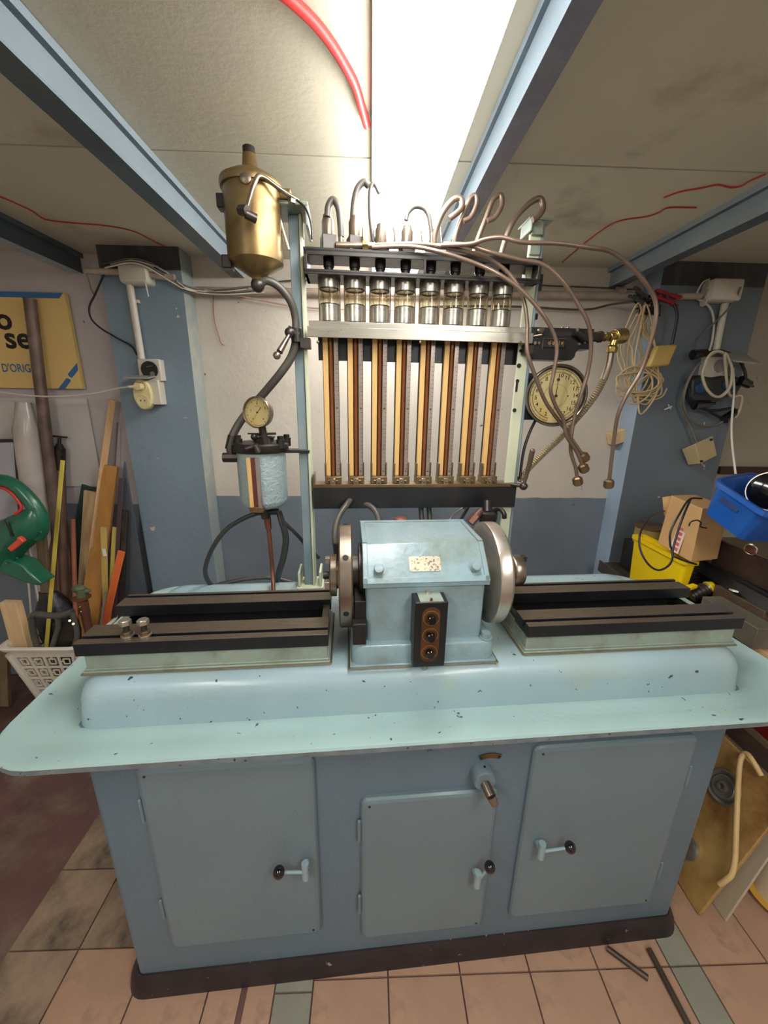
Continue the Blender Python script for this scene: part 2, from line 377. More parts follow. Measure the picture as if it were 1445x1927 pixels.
# ------------------------------------------------------------------ lamps
def lamp(name, label, x0, x1, y0, y1, strength, z0=2.0, left=None, right=None):
    t = thing(name, label, 'lamp', ((x0+x1)/2, (y0+y1)/2, z0))
    MB().box(x0-.004, x1+.004, y0-.015, y1+.012, z0+.045, CZ-.001).build('lamp_housing', mat('lamp_white', (225, 225, 222), .4, 0, .02), t, bevel=.003)
    ring = [rrect(x0+i, x1-i, y0+i, y1-i, .01, z, 3) for i, z in ((.006, z0), (0, z0+.006), (0, z0+.045))]
    b = MB().rings(ring)
    gl = [emis('lamp_glow', (1.0, .985, .94, 1), strength), emis('lamp_glow_side', (1.0, .985, .94, 1), left or strength), emis('lamp_glow_side', (1.0, .985, .94, 1), right or strength)]
    for i, f in enumerate(b.f):
        c = sum((b.v[j] for j in f), V((0, 0, 0)))/len(f)
        if len(f) == 4 and c.z > z0+.008: b.m[i] = 1 if c.x < (x0+x1)/2-.03 else (2 if c.x > (x0+x1)/2+.03 else 0)
    b.build('diffuser', gl, t)
    for y in (y0, y1): MB().box(x0-.003, x1+.003, y-.006, y+.006, z0-.001, z0+.05).build('end_cap', MATS['lamp_white'], t, bevel=.002)
    return t
lamp('ceiling_lamp', 'long glowing fluorescent ceiling lamp above the rack of glass cylinders', .003, .187, .42, 1.865, LAMP_STRENGTH, left=20.0, right=3.0)
lamp('ceiling_lamp', 'added unseen fill lamp behind the viewer, in the bay left of the middle', -.95, -.77, -1.45, -.1, REAR_FILL_STRENGTH)  # fill lamp added behind the camera to brighten the left side
lamp('ceiling_lamp', 'added unseen fill lamp behind the viewer, in the bay right of the middle', 0.62, 0.80, -1.35, .05, REAR_FILL_STRENGTH)  # fill lamp added behind the camera for the right side and far beam

# ================================================================== THE TEST BENCH (bench frame: x right, y back, z up)
bo = V((.18, .93, 0)); bw = MFR @ bo
bench = thing('test_bench', 'pale blue steel fuel injection test bench with a rack of glass cylinders and measuring tubes', 'machine', bw, PSI)
def P(mb, name, m_, parent=None, **k): return mb.build(name, m_, parent or bench, fr=MFR, **k)
X, Y, Z = V((1, 0, 0)), V((0, 1, 0)), V((0, 0, 1))
def hexbolt(mb, c, axis, r, h, washer=True):
    c = V(c); a = V(axis).normalized()
    if washer: mb.cyl(c, c+a*h*.25, r*1.35, n=18); c = c+a*h*.25
    mb.cyl(c, c+a*h, r, n=6); mb.cyl(c+a*h, c+a*h*1.06, r*.7, n=12)

# plinth, cabinet, top
b = MB(); b.rings([rrect(-.595, .965, .668, 1.2, .05, 0), rrect(-.592, .962, .671, 1.197, .05, .026), rrect(-.585, .955, .678, 1.19, .045, .044), rrect(-.57, .94, .686, 1.18, .03, .058)])
P(b, 'plinth', M['plinth'])
P(MB().rings([rrect(-.56, .93, .69, 1.17, .014, z, 3) for z in (.052, .85)]), 'cabinet_body', M['cabpaint_shade'])
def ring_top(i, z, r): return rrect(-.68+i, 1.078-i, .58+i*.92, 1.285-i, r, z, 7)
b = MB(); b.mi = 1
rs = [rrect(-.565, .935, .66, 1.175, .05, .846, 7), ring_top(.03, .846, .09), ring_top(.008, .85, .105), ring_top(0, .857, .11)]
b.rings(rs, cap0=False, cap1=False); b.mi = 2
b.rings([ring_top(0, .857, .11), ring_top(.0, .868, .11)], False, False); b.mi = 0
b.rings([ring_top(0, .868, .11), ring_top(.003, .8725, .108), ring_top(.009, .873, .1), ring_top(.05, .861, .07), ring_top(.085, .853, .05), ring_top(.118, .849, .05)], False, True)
P(b, 'drip_tray', [mat('tray_paint', (150, 176, 174), .38, 0, .07, 3, col2=(156, 166, 146), c2amt=.2, c2scale=4, chips=(50, 55, 62), chipamt=.42, chipscale=44, bump=.25, bscale=90, coat=.25), M['cabpaint_shade'], M['edge']], smooth=50)
b = MB(); b.rings([rrect(-.566+i, .936-i, .683+i, 1.172-i, .045, z, 7) for i, z in ((0, .836), (.004, .87), (.007, .905), (.014, .928), (.028, .942), (.05, .947))], False, True)
P(b, 'bed_casting', M['paint'], smooth=60)

# doors of the cabinet
def door(px0, py0, px1, py1, label, boss, kn, hing, lean):
    a, c = B(px0, py0, .676), B(px1, py1, .676)
    x0, x1, z0, z1 = a.x, c.x, c.z, a.z
    if px0 < 300: x0 = B(285, 1615, .676).x
    if px1 > 1200: x1 = B(1270, 1550, .676).x
    def rr(i, y, r): return [V((p.x, y, p.y)) for p in rrect(x0+i, x1-i, z0+i, z1-i, r, 0, 4)]
    b = MB(); b.rings([rr(0, .691, .018), rr(0, .683, .018), rr(.004, .678, .015), rr(.011, .675, .01)], False, True)
    d = P(b, 'door', M['doorpaint_shade'], smooth=15); lab(d, label)
    p = B(*boss, .66); p.y = .676; s = MB()
    e = V((0, -.028, 0))
    s.cyl(p+V((0, 0, .024))+e*.75, p+V((0, 0, -.024))+e*.75, .0085, n=14).cyl(p, p+e*.8, .0075, n=12)
    q = B(*kn, .655); q.y = .646; m0 = p+e*.75-V((0, 0, .004))
    s.cyl(m0, q, .0042, .0036, n=10)
    P(s, 'handle', M['paint'], d)
    P(MB().sphere(q, .0135, 18, sz=1.08), 'knob', M['knob'], d)
    for hx, hz in hing:
        h = B(hx, hz, .68); h.x = (x0-.004) if lean > 0 else (x1+.004); hb = MB().cyl(h+V((0, .002, .03)), h+V((0, .002, -.03)), .0045, n=12).sphere(h+V((0, .002, .031)), .0047, 10)
        P(hb, 'hinge', M['doorpaint_shade'], d)
    for cx_, cz_ in ((x0+.02, z1-.018), (x1-.02, z0+.02)):
        P(MB().cyl((cx_, .6755, cz_), (cx_, .6738, cz_), .003, n=10), 'rivet', M['darkmetal'], d)
    return d
door(252, 1450, 605, 1757, 'wide left cabinet door with its handle near the right edge', (575, 1634), (526, 1633), [(249, 1530), (291, 1715)], 1)
door(679, 1508, 908, 1744, 'small middle cabinet door below the spindle', (897, 1650), (919, 1624), [(670, 1566), (673, 1704)], 1)
door(1008, 1408, 1236, 1700, 'wide right cabinet door with its handle near the left edge', (1017, 1596), (1069, 1587), [(1297, 1462), (1247, 1640)], -1)
p = B(910, 1464, .67); p.y = .69; b = MB().lathe([(.026, 0), (.026, -.028), (.024, -.031), (.008, -.031)], p, (0, 1, 0), 28)
sp = P(b, 'speed_spindle', M['doorpaint_shade'])
q = B(930, 1512, .63); P(MB().cyl(p+V((0, -.028, -.004)), p.lerp(q, .55)+V((0, -.02, 0)), .0115, n=14).cyl(p.lerp(q, .55)+V((0, -.02, 0)), q, .0105, .0085, n=14).sphere(q, .0085, 10), 'spindle_handle', M['worn'], sp)
P(MB().cyl(p+V((.002, -.014, .0255)), p+V((.002, -.014, .0268)), .003, n=10), 'set_screw_hole', M['dark'], sp)
p = B(922, 1423, .689); b = MB(); n = 14; vs = []; R1, R2 = .062, .048
for i in range(n+1):
    t = radians(-27+54*i/n); vs += [p+V((sin(t)*R1, 0, cos(t)*R1-.052)), p+V((sin(t)*R2, 0, cos(t)*R2-.052))]
vs2 = [v+V((0, -.002, 0)) for v in vs]; N2 = len(vs); fs = []
for i in range(n): fs.append((N2+2*i, N2+2*i+1, N2+2*i+3, N2+2*i+2)); fs.append((2*i, 2*i+2, N2+2*i+2, N2+2*i)); fs.append((2*i+1, N2+2*i+1, N2+2*i+3, 2*i+3))
fs += [(0, N2, N2+1, 1), (2*n, 2*n+1, N2+2*n+1, N2+2*n)]
bd = P(b.add(vs2*0+vs+vs2, fs), 'badge', M['bronze'], smooth=0)
for i in (-1, 1): P(MB().cyl(p+V((sin(i*.42)*.055, -.002, cos(.42)*.055-.052)), p+V((sin(i*.42)*.055, -.0036, cos(.42)*.055-.052)), .0032, n=8), 'badge_rivet', M['darkmetal'], bd)
p = B(808, 1411, .689); b = MB(); hexbolt(b, p, (0, -1, 0), .0055, .006); P(b, 'bolt', M['cabpaint_shade'])

# clamping beds left and right of the gearbox
def bed(x0, x1, xa, xb, side):
    g = MB(); t = .016
    def fr_(x0, x1, y0, y1, z0, z1, w):
        g.box(x0, x1, y0, y0+w, z0, z1).box(x0, x1, y1-w, y1, z0, z1).box(x0, x0+w, y0+w, y1-w, z0, z1).box(x1-w, x1, y0+w, y1-w, z0, z1)
    fr_(x0, x1, .735, .93, .9475, .992, t); fr_(x0-.006, x1+.006, .729, .936, .9475, .953, t+.006); fr_(x0-.003, x1+.003, .732, .933, .953, .958, t+.003)
    bd = P(g, 'bed_frame', M['casting'], bevel=.0015)
    lab(bd, 'grey-green cast frame under the %s pair of black rails' % side)
    P(MB().box(x0+t, x1-t, .735+t, .93-t, .948, .951), 'trough', M['dark'], bd)
    P(MB().box(x0+t, x0+t+.002, .751, .914, .951, .99).box(x1-t-.002, x1-t, .751, .914, .951, .99).box(x0+t, x1-t, .751, .753, .951, .99).box(x0+t, x1-t, .912, .914, .951, .99), 'trough_lining', M['dark'], bd)
    bb = MB(); hexbolt(bb, ((x0+x1)/2+.03, .84, .951), (0, 0, 1), .009, .01); P(bb, 'anchor_bolt', M['darkmetal'], bd)
    for y0, y1, s0, s1 in ((.727, .798, .7455, .7555), (.879, .938, .9195, .9295)):
        z0, z1 = .992, 1.021
        prof = [(y0, z0), (y1, z0), (y1, z1), (s1, z1), (s1, z1-.016), (s0, z1-.016), (s0, z1), (y0, z1)]
        vs = [(x, a, c) for x in (xa, xb) for a, c in prof]; n = 8
        r = MB(); r.mi = 0
        r.add(vs, [(0, 1, 2, 3, 4, 5, 6, 7)[::-1], tuple(range(8, 16))]+[(i, (i+1) % n, n+(i+1) % n, n+i) for i in range(n)])
        for i, f in enumerate(r.f):
            if i in (2+2, 2+6): r.m[i] = 1
        P(r, 'clamping_rail', [M['black'], M['machined']], bevel=.0012, smooth=0)
bed(-.545, -.05, -.556, -.047, 'left'); bed(.40, .918, .397, .927, 'right')
P(MB().box(-.066, -.05, .798, .879, .985, 1.008), 'cross_bar', M['machined'], bevel=.0015)
P(MB().box(.402, .416, .798, .879, .985, 1.0), 'cross_bar', M['black'], bevel=.0015)

# gearbox
g = MB(); g.rings([rrect(.003, .318, .712, .995, .02, z, 5) for z in (.947, .992)]+[rrect(.006, .315, .715, .992, .018, .997, 5)], False, True)
g.box(-.001, .322, .708, .999, .947, .953)
P(g, 'gearbox_foot', M['gear'], bevel=.0015)
P(MB().rings([rrect(.034, .292, .732, .98, .012, z, 3) for z in (.995, 1.13)]), 'gearbox_body', M['gear'])
prof = [(.727, 1.126), (.727, 1.135), (.792, 1.2), (.945, 1.203), (.988, 1.17), (.988, 1.126)]
g = MB().prism([(a, c) for a, c in prof], (.028, 0, 0), Y, Z, X*.27)
hood = P(g, 'gearbox_hood', M['gear'], bevel=.0015)
sl = V((0, .065, .065)).normalized(); nn = V((0, -1, 1)).normalized()
g = MB()
for x in (.0335, .2925):
    g.obox(V((x, .7595, 1.1675))+nn*.001, X*.0052, nn*.0022, sl*.046); g.box(x-.0052, x+.0052, .792, .945, 1.2, 1.2052)
g.obox(V((.163, .7315, 1.1395))+nn*.001, X*.135, nn*.0022, sl*.0065); g.box(.028, .298, .935, .945, 1.2, 1.2062)
P(g, 'hood_rim', M['gear'], hood, bevel=.001)
for px, py in ((712, 1078), (892, 1071)):
    c = B(px, py, .752); c = V((c.x, .748, 1.156))+nn*.0; P(MB().lathe([(.0105, 0), (.0105, .013), (.0092, .015)], c, nn, 22), 'hood_bolt', M['gear'], hood)
c = B(800, 1072, .75); c.y, c.z = .757, 1.165
lab(P(MB().prism(rpoly(.068, .034, .003, 3), c, X, sl, nn*.0015), 'nameplate', mat('etched_plate', (190, 178, 156), .4, .3, .1, 20, chips=(112, 104, 92), chipamt=1.05, chipscale=170), hood, smooth=0), 'worn etched metal plate')
for x, y in ((.018, .727), (.3, .727), (.018, .978), (.3, .978)):
    bb = MB(); hexbolt(bb, (x, y, .997), (0, 0, 1), .0105, .012); P(bb, 'foot_bolt', M['gear'])
AX = V((0, .852, 1.1))
def disc(x0, x1, R, n=64, ch=.003):
    return MB().lathe([(R-ch, x0), (R, x0+ch), (R, x1-ch), (R-ch, x1)], AX, (1, 0, 0), n)
d = P(disc(-.023, .007, .121), 'drive_disc', M['worn'], smooth=30)
for k in range(6):
    a = radians(198+60*k); c = AX+V((-.008, cos(a)*.1205, sin(a)*.1205)); u = V((0, cos(a), sin(a)))
    P(MB().cyl(c, c+u*.0012, .0066, n=14), 'peg_hole', M['dark'], d)
P(MB().lathe([(.05, .007), (.05, .02), (.075, .022), (.075, .034)], AX, (1, 0, 0), 40), 'bearing_flange', M['darkmetal'])
P(MB().box(.005, .034, .715, .74, 1.0, 1.05).box(.01, .034, .74, .95, .997, 1.09), 'bearing_bracket', M['cap'], bevel=.002)
cp = P(MB().lathe([(.045, -.046), (.05, -.043), (.05, -.03), (.032, -.03), (.032, -.022)], AX, (1, 0, 0), 40), 'coupling', M['worn'])
for a in (70, 190, 310):
    c = AX+V((-.05, cos(radians(a))*.036, sin(radians(a))*.036)); P(MB().obox(c, X*.007, Y*.008, Z*.008), 'coupling_claw', M['steel'], cp, bevel=.001)
P(MB().cyl(AX+V((-.062, 0, 0)), AX+V((-.04, 0, 0)), .009, n=12), 'coupling_screw', M['darkmetal'], cp)
fw = P(MB().lathe([(.04, .3), (.045, .318), (.112, .322), (.121, .326), (.1225, .33), (.1225, .352), (.119, .357), (.05, .358)], AX, (1, 0, 0), 72), 'flywheel', M['steel'], smooth=25)
P(MB().lathe([(.05, .3), (.05, .316), (.042, .32)], AX, (1, 0, 0), 32), 'hub_ring', M['steel'], fw)
P(MB().lathe([(.03, .358), (.03, .392), (.037, .396), (.039, .4), (.039, .418), (.036, .423), (.012, .423)], AX, (1, 0, 0), 40), 'end_hub', M['worn'], fw)
P(MB().box(.423, .434, .845, .86, 1.125, 1.138), 'key', M['darkmetal'], fw, bevel=.001)

# grime seams where castings meet the bed
sm = mat('grime_seam', (112, 104, 78), .6, 0, .3, 30, col2=(70, 60, 44), c2amt=.6, c2scale=30)
for x0_, x1_, y0_, y1_ in ((-.551, -.044, .728, .937), (.394, .924, .728, .937), (-.002, .323, .707, 1.0)):
    o_ = rrect(x0_-.004, x1_+.004, y0_-.004, y1_+.004, .006, .9475, 3); i_ = rrect(x0_, x1_, y0_, y1_, .004, .9475, 3); u_ = [p+V((0, 0, .0022)) for p in rrect(x0_-.001, x1_+.001, y0_-.001, y1_+.001, .005, .9475, 3)]
    P(MB().rings([o_, u_, i_], False, False), 'grime_seam', sm)

# push-button box on the gearbox
p0, p1 = B(781, 1135, .688), B(838, 1253, .688)
x0, x1, z1, z0 = p0.x, B(844, 1134, .688).x, p0.z, p1.z
sw = P(MB().box(x0, x1, .688, .732, z0, z1), 'switch_box', M['black'], bevel=.0015)
lab(P(MB().box(x0+.011, x1-.009, .69, .7315, z1, z1+.0015), 'top_plate', M['casting'], sw), 'painted pale plate')
for yy in (.725, .694):
    bb = MB(); hexbolt(bb, ((x0+x1)/2, yy, z1+.0015), Z, .0045 if yy > .7 else .0025, .004); P(bb, 'screw', M['steel'] if yy > .7 else M['copper'], sw)
xc = (x0+x1)/2; zc = (z0+z1)/2+.001; hh = (z1-z0)
P(MB().prism(rpoly(.038, hh*.85, .0185, 8), (xc, .688, zc), X, Z, V((0, -.001, 0))), 'face_plate', mat('rusty_enamel', (92, 58, 34), .45, .3, .3, 40), sw, smooth=0)
for k in (-1, 0, 1):
    c = V((xc, .687, zc+k*hh*.265))
    lab(P(MB().lathe([(.0168, 0), (.0168, .0012), (.0152, .0014), (.0152, .0004)], c, (0, -1, 0), 28, caps=False), 'button_ring', mat('ring_bronze', (150, 112, 62), .4, .6), sw), 'bronze ring')
    P(MB().lathe([(.0095, 0), (.0095, .0115), (.008, .013)], c, (0, -1, 0), 22), 'push_button', M['knob'], sw)
P(MB().cyl((xc-.004, .71, z0), (xc-.004, .71, z0-.013), .007, n=14).cyl((xc-.004, .71, z0-.012), (xc-.004, .712, z0-.02), .0088, n=6), 'cable_gland', M['casting'], sw)

# ------------------------------------------------------------------ posts and rack
FY = 1.1                                # front plane of the rack
b = MB(); b.mi = 0; b.box(-.137, -.112, 1.1, 1.145, .93, 1.925); b.mi = 1; b.box(-.1115, -.104, 1.092, 1.145, .93, 1.925)
lpost = P(b, 'left_post', [M['postpaint'], M['cream']], bevel=.002)
b = MB(); b.mi = 1; b.box(.462, .492, 1.092, 1.1, .93, 1.94); b.mi = 0; b.box(.4925, .5, 1.092, 1.15, .93, 1.94)
rpost = P(b, 'right_post', [M['postpaint'], M['cream']], bevel=.002)
for px, py, r in ((967, 688, .006), (970, 717, .005), (966, 772, .0055), (964, 660, .004)):
    c = B(px, py, 1.0915); c.x = min(max(c.x, .468), .486); P(MB().cyl(c, c-V((0, .0012, 0)), r, n=12), 'bolt_hole', M['dark'], rpost)
P(MB().box(.4645, .4705, 1.0905, 1.092, 1.53, 1.555), 'slot', M['dark'], rpost)
for post, xx in ((lpost, -.12), (rpost, .481)):
    P(MB().box(xx-.04, xx+.04, 1.08, 1.16, .945, .953).box(xx-.035, xx-.028, 1.085, 1.155, .953, 1.0).box(xx+.028, xx+.035, 1.085, 1.155, .953, 1.0), 'foot_bracket', M['cream'], post, bevel=.0015)
# cross heads of the posts
P(MB().box(-.165, -.085, 1.05, 1.15, 1.925, 1.933).box(-.165, -.158, 1.05, 1.15, 1.895, 1.925).box(-.092, -.085, 1.05, 1.15, 1.885, 1.925), 'post_head', M['casting'], lpost, bevel=.002)
c = B(1003, 405, 1.1)
P(MB().box(.455, .52, 1.09, 1.16, 1.94, 1.946).box(.455, .46, 1.075, 1.14, 1.91, 1.94).box(.462, .492, 1.083, 1.09, 1.905, 1.935).box(.463, .491, 1.086, 1.0915, 1.862, 1.892), 'post_head', M['casting'], rpost, bevel=.002)
P(MB().box(.502, .512, 1.12, 1.15, 1.1, 1.92).box(.512, .522, 1.12, 1.14, 1.79, 1.83).box(.512, .52, 1.12, 1.14, 1.72, 1.735), 'slide_bar', M['black'], rpost, bevel=.0015)

sh = P(MB().box(-.1, .485, 1.055, 1.155, 1.836, 1.842).box(-.1, .485, 1.055, 1.061, 1.829, 1.845)
       .box(-.1, .485, 1.055, 1.155, 1.792, 1.797).box(-.1, .485, 1.055, 1.061, 1.789, 1.800)
       .box(-.1, -.092, 1.055, 1.155, 1.792, 1.842).box(.477, .485, 1.055, 1.155, 1.792, 1.842).box(.188, .194, 1.055, 1.06, 1.8, 1.83), 'injector_shelf', M['cap'], bevel=.001)
CX8 = [B(px, 560, 1.1).x for px in (620, 667.5, 714.7, 761.6, 808, 854, 899.5, 944)]
CX8 = [CX8[0]+(CX8[7]-CX8[0])*i/7 for i in range(8)]
CYL = []
for i, x in enumerate(CX8):
    zt, zb, yc = 1.792, 1.689, 1.1; r = .0245
    o = P(MB().lathe([(r, zb), (r, zb+.044)], (x, yc, 0), Z, 28), 'spray_cylinder', M['alu'], smooth=20)
    lab(o, 'bare metal lower sleeve of a glass spray cylinder')
    P(MB().lathe([(r, zt-.024), (r, zt)], (x, yc, 0), Z, 28), 'top_cap', M['alu'], o, smooth=20)
    P(MB().lathe([(r*.98, zb+.043), (r*.98, zt-.023)], (x, yc, 0), Z, 28, caps=False), 'glass_sleeve', M['glass'], o, smooth=80)
    for pr in ([(r*1.01, zb-.0005), (r*1.01, zb+.004), (r*.9, zb+.004)], [(r*1.005, zb+.0415), (r*1.005, zb+.044), (r*.9, zb+.0445)], [(r*.9, zt-.0265), (r*1.005, zt-.026), (r*1.005, zt-.0235)]):
        P(MB().lathe(pr, (x, yc, 0), Z, 28, caps=False), 'seal_ring', M['cap'], o)
    P(MB().lathe([(r*.86, zb+.001), (r*.86, zb-.0015), (.004, zb-.0015)], (x, yc, 0), Z, 24), 'outlet', M['dark'], o)
    for s_ in (-1, 1): P(MB().cyl((x+s_*(r+.0016), yc-.002, zb+.004), (x+s_*(r+.0016), yc-.002, zt), .0016, n=8), 'tie_rod', M['bronze'], o)
    g = MB().cyl((x, yc+.012, zb+.044), (x, yc+.012, zt-.024), .0012, n=8); P(g, 'centre_rod', M['steel'], o)
    P(MB().lathe([(.0115, 1.797), (.0115, 1.815), (.0135, 1.817), (.0135, 1.836)], (x, yc, 0), Z, 18), 'injector_neck', M['cap'], o)
# injector heads
for i, x in enumerate(CX8[:4]):
    b = MB().obox((x, 1.09, 1.861), V((.0165, .004, 0)), V((-.004, .0165, 0)), Z*.019) if i < 2 else MB().obox((x, 1.09, 1.855), V((.0165, .004, 0)), V((-.004, .0165, 0)), Z*.012)
    o = P(b, 'nozzle_holder', mat('holder_block', (60, 54, 50), .45, .3, .2, 20), bevel=.002)
    zt = 1.88 if i < 2 else 1.867
    P(MB().lathe([(.0145, zt), (.0145, zt+.03), (.0115, zt+.038), (.0105, zt+.043)], (x, 1.09, 0), Z, 12), 'holder_cap', M['holder'], o, smooth=30)
def btube(name, pts, r, m_='pipe', parent=None, n=8, **k):
    return P(MB().tube([B(*q) if len(q) == 3 else V(q[:3]) for q in pts], r, n, **k), name, M[m_], parent, smooth=60)
btube('leak_off_pipe', [(616, 408, 1.08), (618, 388, 1.08), (627, 376, 1.08), (637, 392, 1.08), (641, 425, 1.08), (642, 446, 1.08)], .0078, 'hose', n=12)
btube('leak_off_pipe', [(664, 415, 1.09), (666, 385, 1.09), (672, 357, 1.09), (684, 343, 1.09), (694, 350, 1.09)], .0075, 'hose', n=12)
btube('leak_off_pipe', [(703, 455, 1.1), (697, 410, 1.1), (697, 360, 1.1), (704, 346, 1.1), (714, 364, 1.1)], .0052, 'hose', n=10)
btube('leak_off_pipe', [(764, 415, 1.09), (768, 400, 1.09), (780, 389, 1.09), (797, 392, 1.09), (807, 408, 1.09), (812, 440, 1.09)], .0056, 'hose', n=10)
P(MB().cyl(B(812, 440, 1.09), B(813, 470, 1.09), .0062, n=12), 'hose_nipple', M['worn'])
P(MB().cyl(B(641, 440, 1.08), B(642, 466, 1.08), .0062, n=12), 'hose_nipple', M['worn'])
HK = [[(816, 470), (818, 440), (832, 402), (852, 377), (867, 374), (869, 390), (858, 402), (845, 412)],
      [(853, 470), (858, 440), (872, 402), (886, 373), (896, 369), (897, 385), (886, 408), (872, 417)],
      [(891, 478), (900, 448), (914, 412), (928, 376), (942, 368), (944, 386), (932, 408), (917, 416)],
      [(943, 478), (955, 440), (972, 408), (996, 383), (1016, 374), (1022, 392), (1012, 408), (1002, 414)]]
for k, h in enumerate(HK):
    btube('hooked_pipe', [(a, c, 1.09-.02*min(1, j/5)) for j, (a, c) in enumerate(h)], .0068 if k in (0, 3) else .006, 'pipe', n=12)
# manifold pipe with yellow taps on the shelf
P(MB().cyl(B(632, 462, 1.075), B(700, 463, 1.075), .008, n=14).cyl(B(700, 463, 1.075), B(860, 464, 1.08), .0065, n=12), 'manifold_pipe', M['worn'])
for px in (686, 745, 795, 833):
    o = P(MB().cyl(B(px-4, 463, 1.07), B(px+6, 463, 1.07), .011 if px < 700 else .007, n=6), 'tap', M['brassbright'], smooth=0)
    P(MB().cyl(B(px-2, 456, 1.07), B(px-3 if px < 700 else px-4, 428, 1.07), .0036, .002, n=8), 'tap_stem', M['brassbright'] if px < 700 else M['worn'], o)
# sheet channel under the cylinders
ch = P(MB().box(-.098, .487, 1.064, 1.067, 1.651, 1.676).box(-.094, .483, 1.07, 1.073, 1.676, 1.69).box(-.098, .487, 1.067, 1.145, 1.6735, 1.6765), 'drip_channel', M['alu'], bevel=.001)
for px in (598, 791, 979):
    c = B(px, 644, 1.064); c.y = 1.064; P(MB().lathe([(.0038, 0), (.0034, .0018), (.0015, .0026)], c, (0, -1, 0), 12), 'screw', M['bronze'], ch)
P(MB().box(-.076, .475, 1.118, 1.124, 1.602, 1.67), 'tube_header', M['black'], bevel=.001)
for x in (-.11, .478): P(MB().box(x-.008, x+.018, 1.07, 1.1, 1.625, 1.65), 'channel_clamp', M['darkmetal'], bevel=.0015)

# graduated tubes
TX0, TX7 = B(624, 780, 1.1).x, B(928, 780, 1.1).x
inkm = M['ink']
for i in range(8):
    x = TX0+(TX7-TX0)*i/7; z0, z1 = 1.292, 1.668
    o = P(MB().box(x-.0215, x+.0215, 1.112, 1.118, z0, z1), 'graduated_tube', M['cap'], bevel=.001)
    lab(o, 'dark backing strip of a graduated measuring tube')
    P(MB().box(x-.0195, x-.006, 1.1, 1.112, z0, z1), 'cream_strip', M['wood'], o, bevel=.001)
    P(MB().lathe([(.0062, z0), (.0062, z1)], (x+.0012, 1.103, 0), Z, 16), 'measuring_glass', M['amber'], o)
    P(MB().lathe([(.0042, z0), (.0042, z1)], (x+.0012, 1.1035, 0), Z, 12), 'glass_bore', mat('brown_film', (158, 124, 100), .3, 0, .12, 30, stretch=(1, 1, .3)), o)
    s_ = MB().box(x+.0085, x+.0205, 1.104, 1.108, z0, 1.66); s = P(s_, 'scale_plate', M['scale'], o, bevel=.0008)
    g = MB()
    for k in range(31):
        zz = z0+.02+k*(.335/30); L = .008 if k % 5 == 0 else .0045
        g.box(x+.0195-L, x+.0195, 1.1036, 1.1039, zz-.0004, zz+.0004)
    P(g, 'scale_marks', inkm, s, smooth=0)
    for zz in (1.652, 1.48, 1.305):
        P(MB().lathe([(.0028, 0), (.0025, .0018), (.001, .0024)], (x+.0145, 1.104, zz), (0, -1, 0), 10), 'screw', M['bronze'], s)
    c = P(MB().box(x-.022, x+.024, 1.085, 1.125, 1.272, 1.292).box(x-.0225, x-.018, 1.09, 1.118, 1.292, 1.33).box(x+.0205, x+.024, 1.1, 1.118, 1.292, 1.33), 'tube_socket', M['bronze'], bevel=.0015)
    P(MB().box(x-.008, x+.008, 1.078, 1.085, 1.268, 1.288), 'clamp', M['worn'], c, bevel=.0015)
    P(MB().lathe([(.0042, 0), (.0036, .003), (.0015, .004)], (x, 1.078, 1.278), (0, -1, 0), 12), 'clamp_screw', M['bronze'], c)
    P(MB().cyl((x-.014, 1.083, 1.281), (x+.014, 1.083, 1.281), .0032, n=10), 'pivot_pin', M['bronze'], c)
P(MB().box(-.1, .495, 1.078, 1.13, 1.262, 1.272).box(-.1, -.095, 1.08, 1.13, 1.272, 1.3), 'ledge', M['bronze'], bevel=.001)
P(MB().box(-.1, .495, 1.08, 1.13, 1.2, 1.262), 'base_channel', M['black'], bevel=.0015)

# ------------------------------------------------------------------ left side of the rack: filter, valve, gauge, tank
# brass filter bowl
FYc = 1.06
p = B(483, 480, FYc); fx = B(476, 400, FYc).x; zt = B(468, 335, FYc-.05).z; zb = B(485, 480, FYc-.055).z
Rf = .0625
fo = V((fx, FYc, 0))
flt = P(MB().lathe([(Rf, zb), (Rf, zt)], fo, Z, 40), 'filter_bowl', M['brass'])
P(MB().lathe([(Rf, zb), (Rf*.97, zb-.003), (.02, zb-.028), (.013, zb-.031), (.012, zb-.038)], fo, Z, 40), 'filter_cone', M['brass'], flt, smooth=60)
P(MB().lathe([(Rf+.004, zt-.004), (Rf+.006, zt+.004), (Rf+.004, zt+.012), (Rf*.7, zt+.026), (.022, zt+.034), (.017, zt+.04), (.0145, zt+.065)], fo, Z, 40), 'filter_lid', M['brass'], flt, smooth=60)
P(MB().lathe([(.0135, zt+.064), (.0135, zt+.078), (.011, zt+.08)], fo, Z, 20), 'filler_plug', M['cap'], flt)
P(MB().sphere(fo+V((0, 0, zb-.046)), .0165, 16), 'union_nut', M['darkmetal'], flt)
for px, py in ((462, 334),):
    c = B(px, py, FYc-Rf-.002); P(MB().lathe([(.0115, 0), (.0115, .008), (.007, .01)], c+V((0, .006, 0)), (0, -1, 0), 18), 'vent_screw', M['worn'], flt)
for dz, r in ((zt-.03, .0), (zb-.004, .0)):
    P(MB().box(fx-Rf-.012, fx-Rf+.01, FYc-.02, FYc+.01, dz-.014, dz+.014), 'clamp_lug', M['cap'], flt, bevel=.003)
P(MB().tube([B(464, 398, FYc-Rf-.03), B(470, 375, FYc-Rf-.03), B(479, 345, FYc-Rf-.028), B(486, 331, FYc-Rf-.02), B(500, 336, FYc-Rf), B(530, 358, FYc-.04), B(560, 377, FYc)], .0045, 10), 'drain_tube', M['worn'], flt, smooth=60)
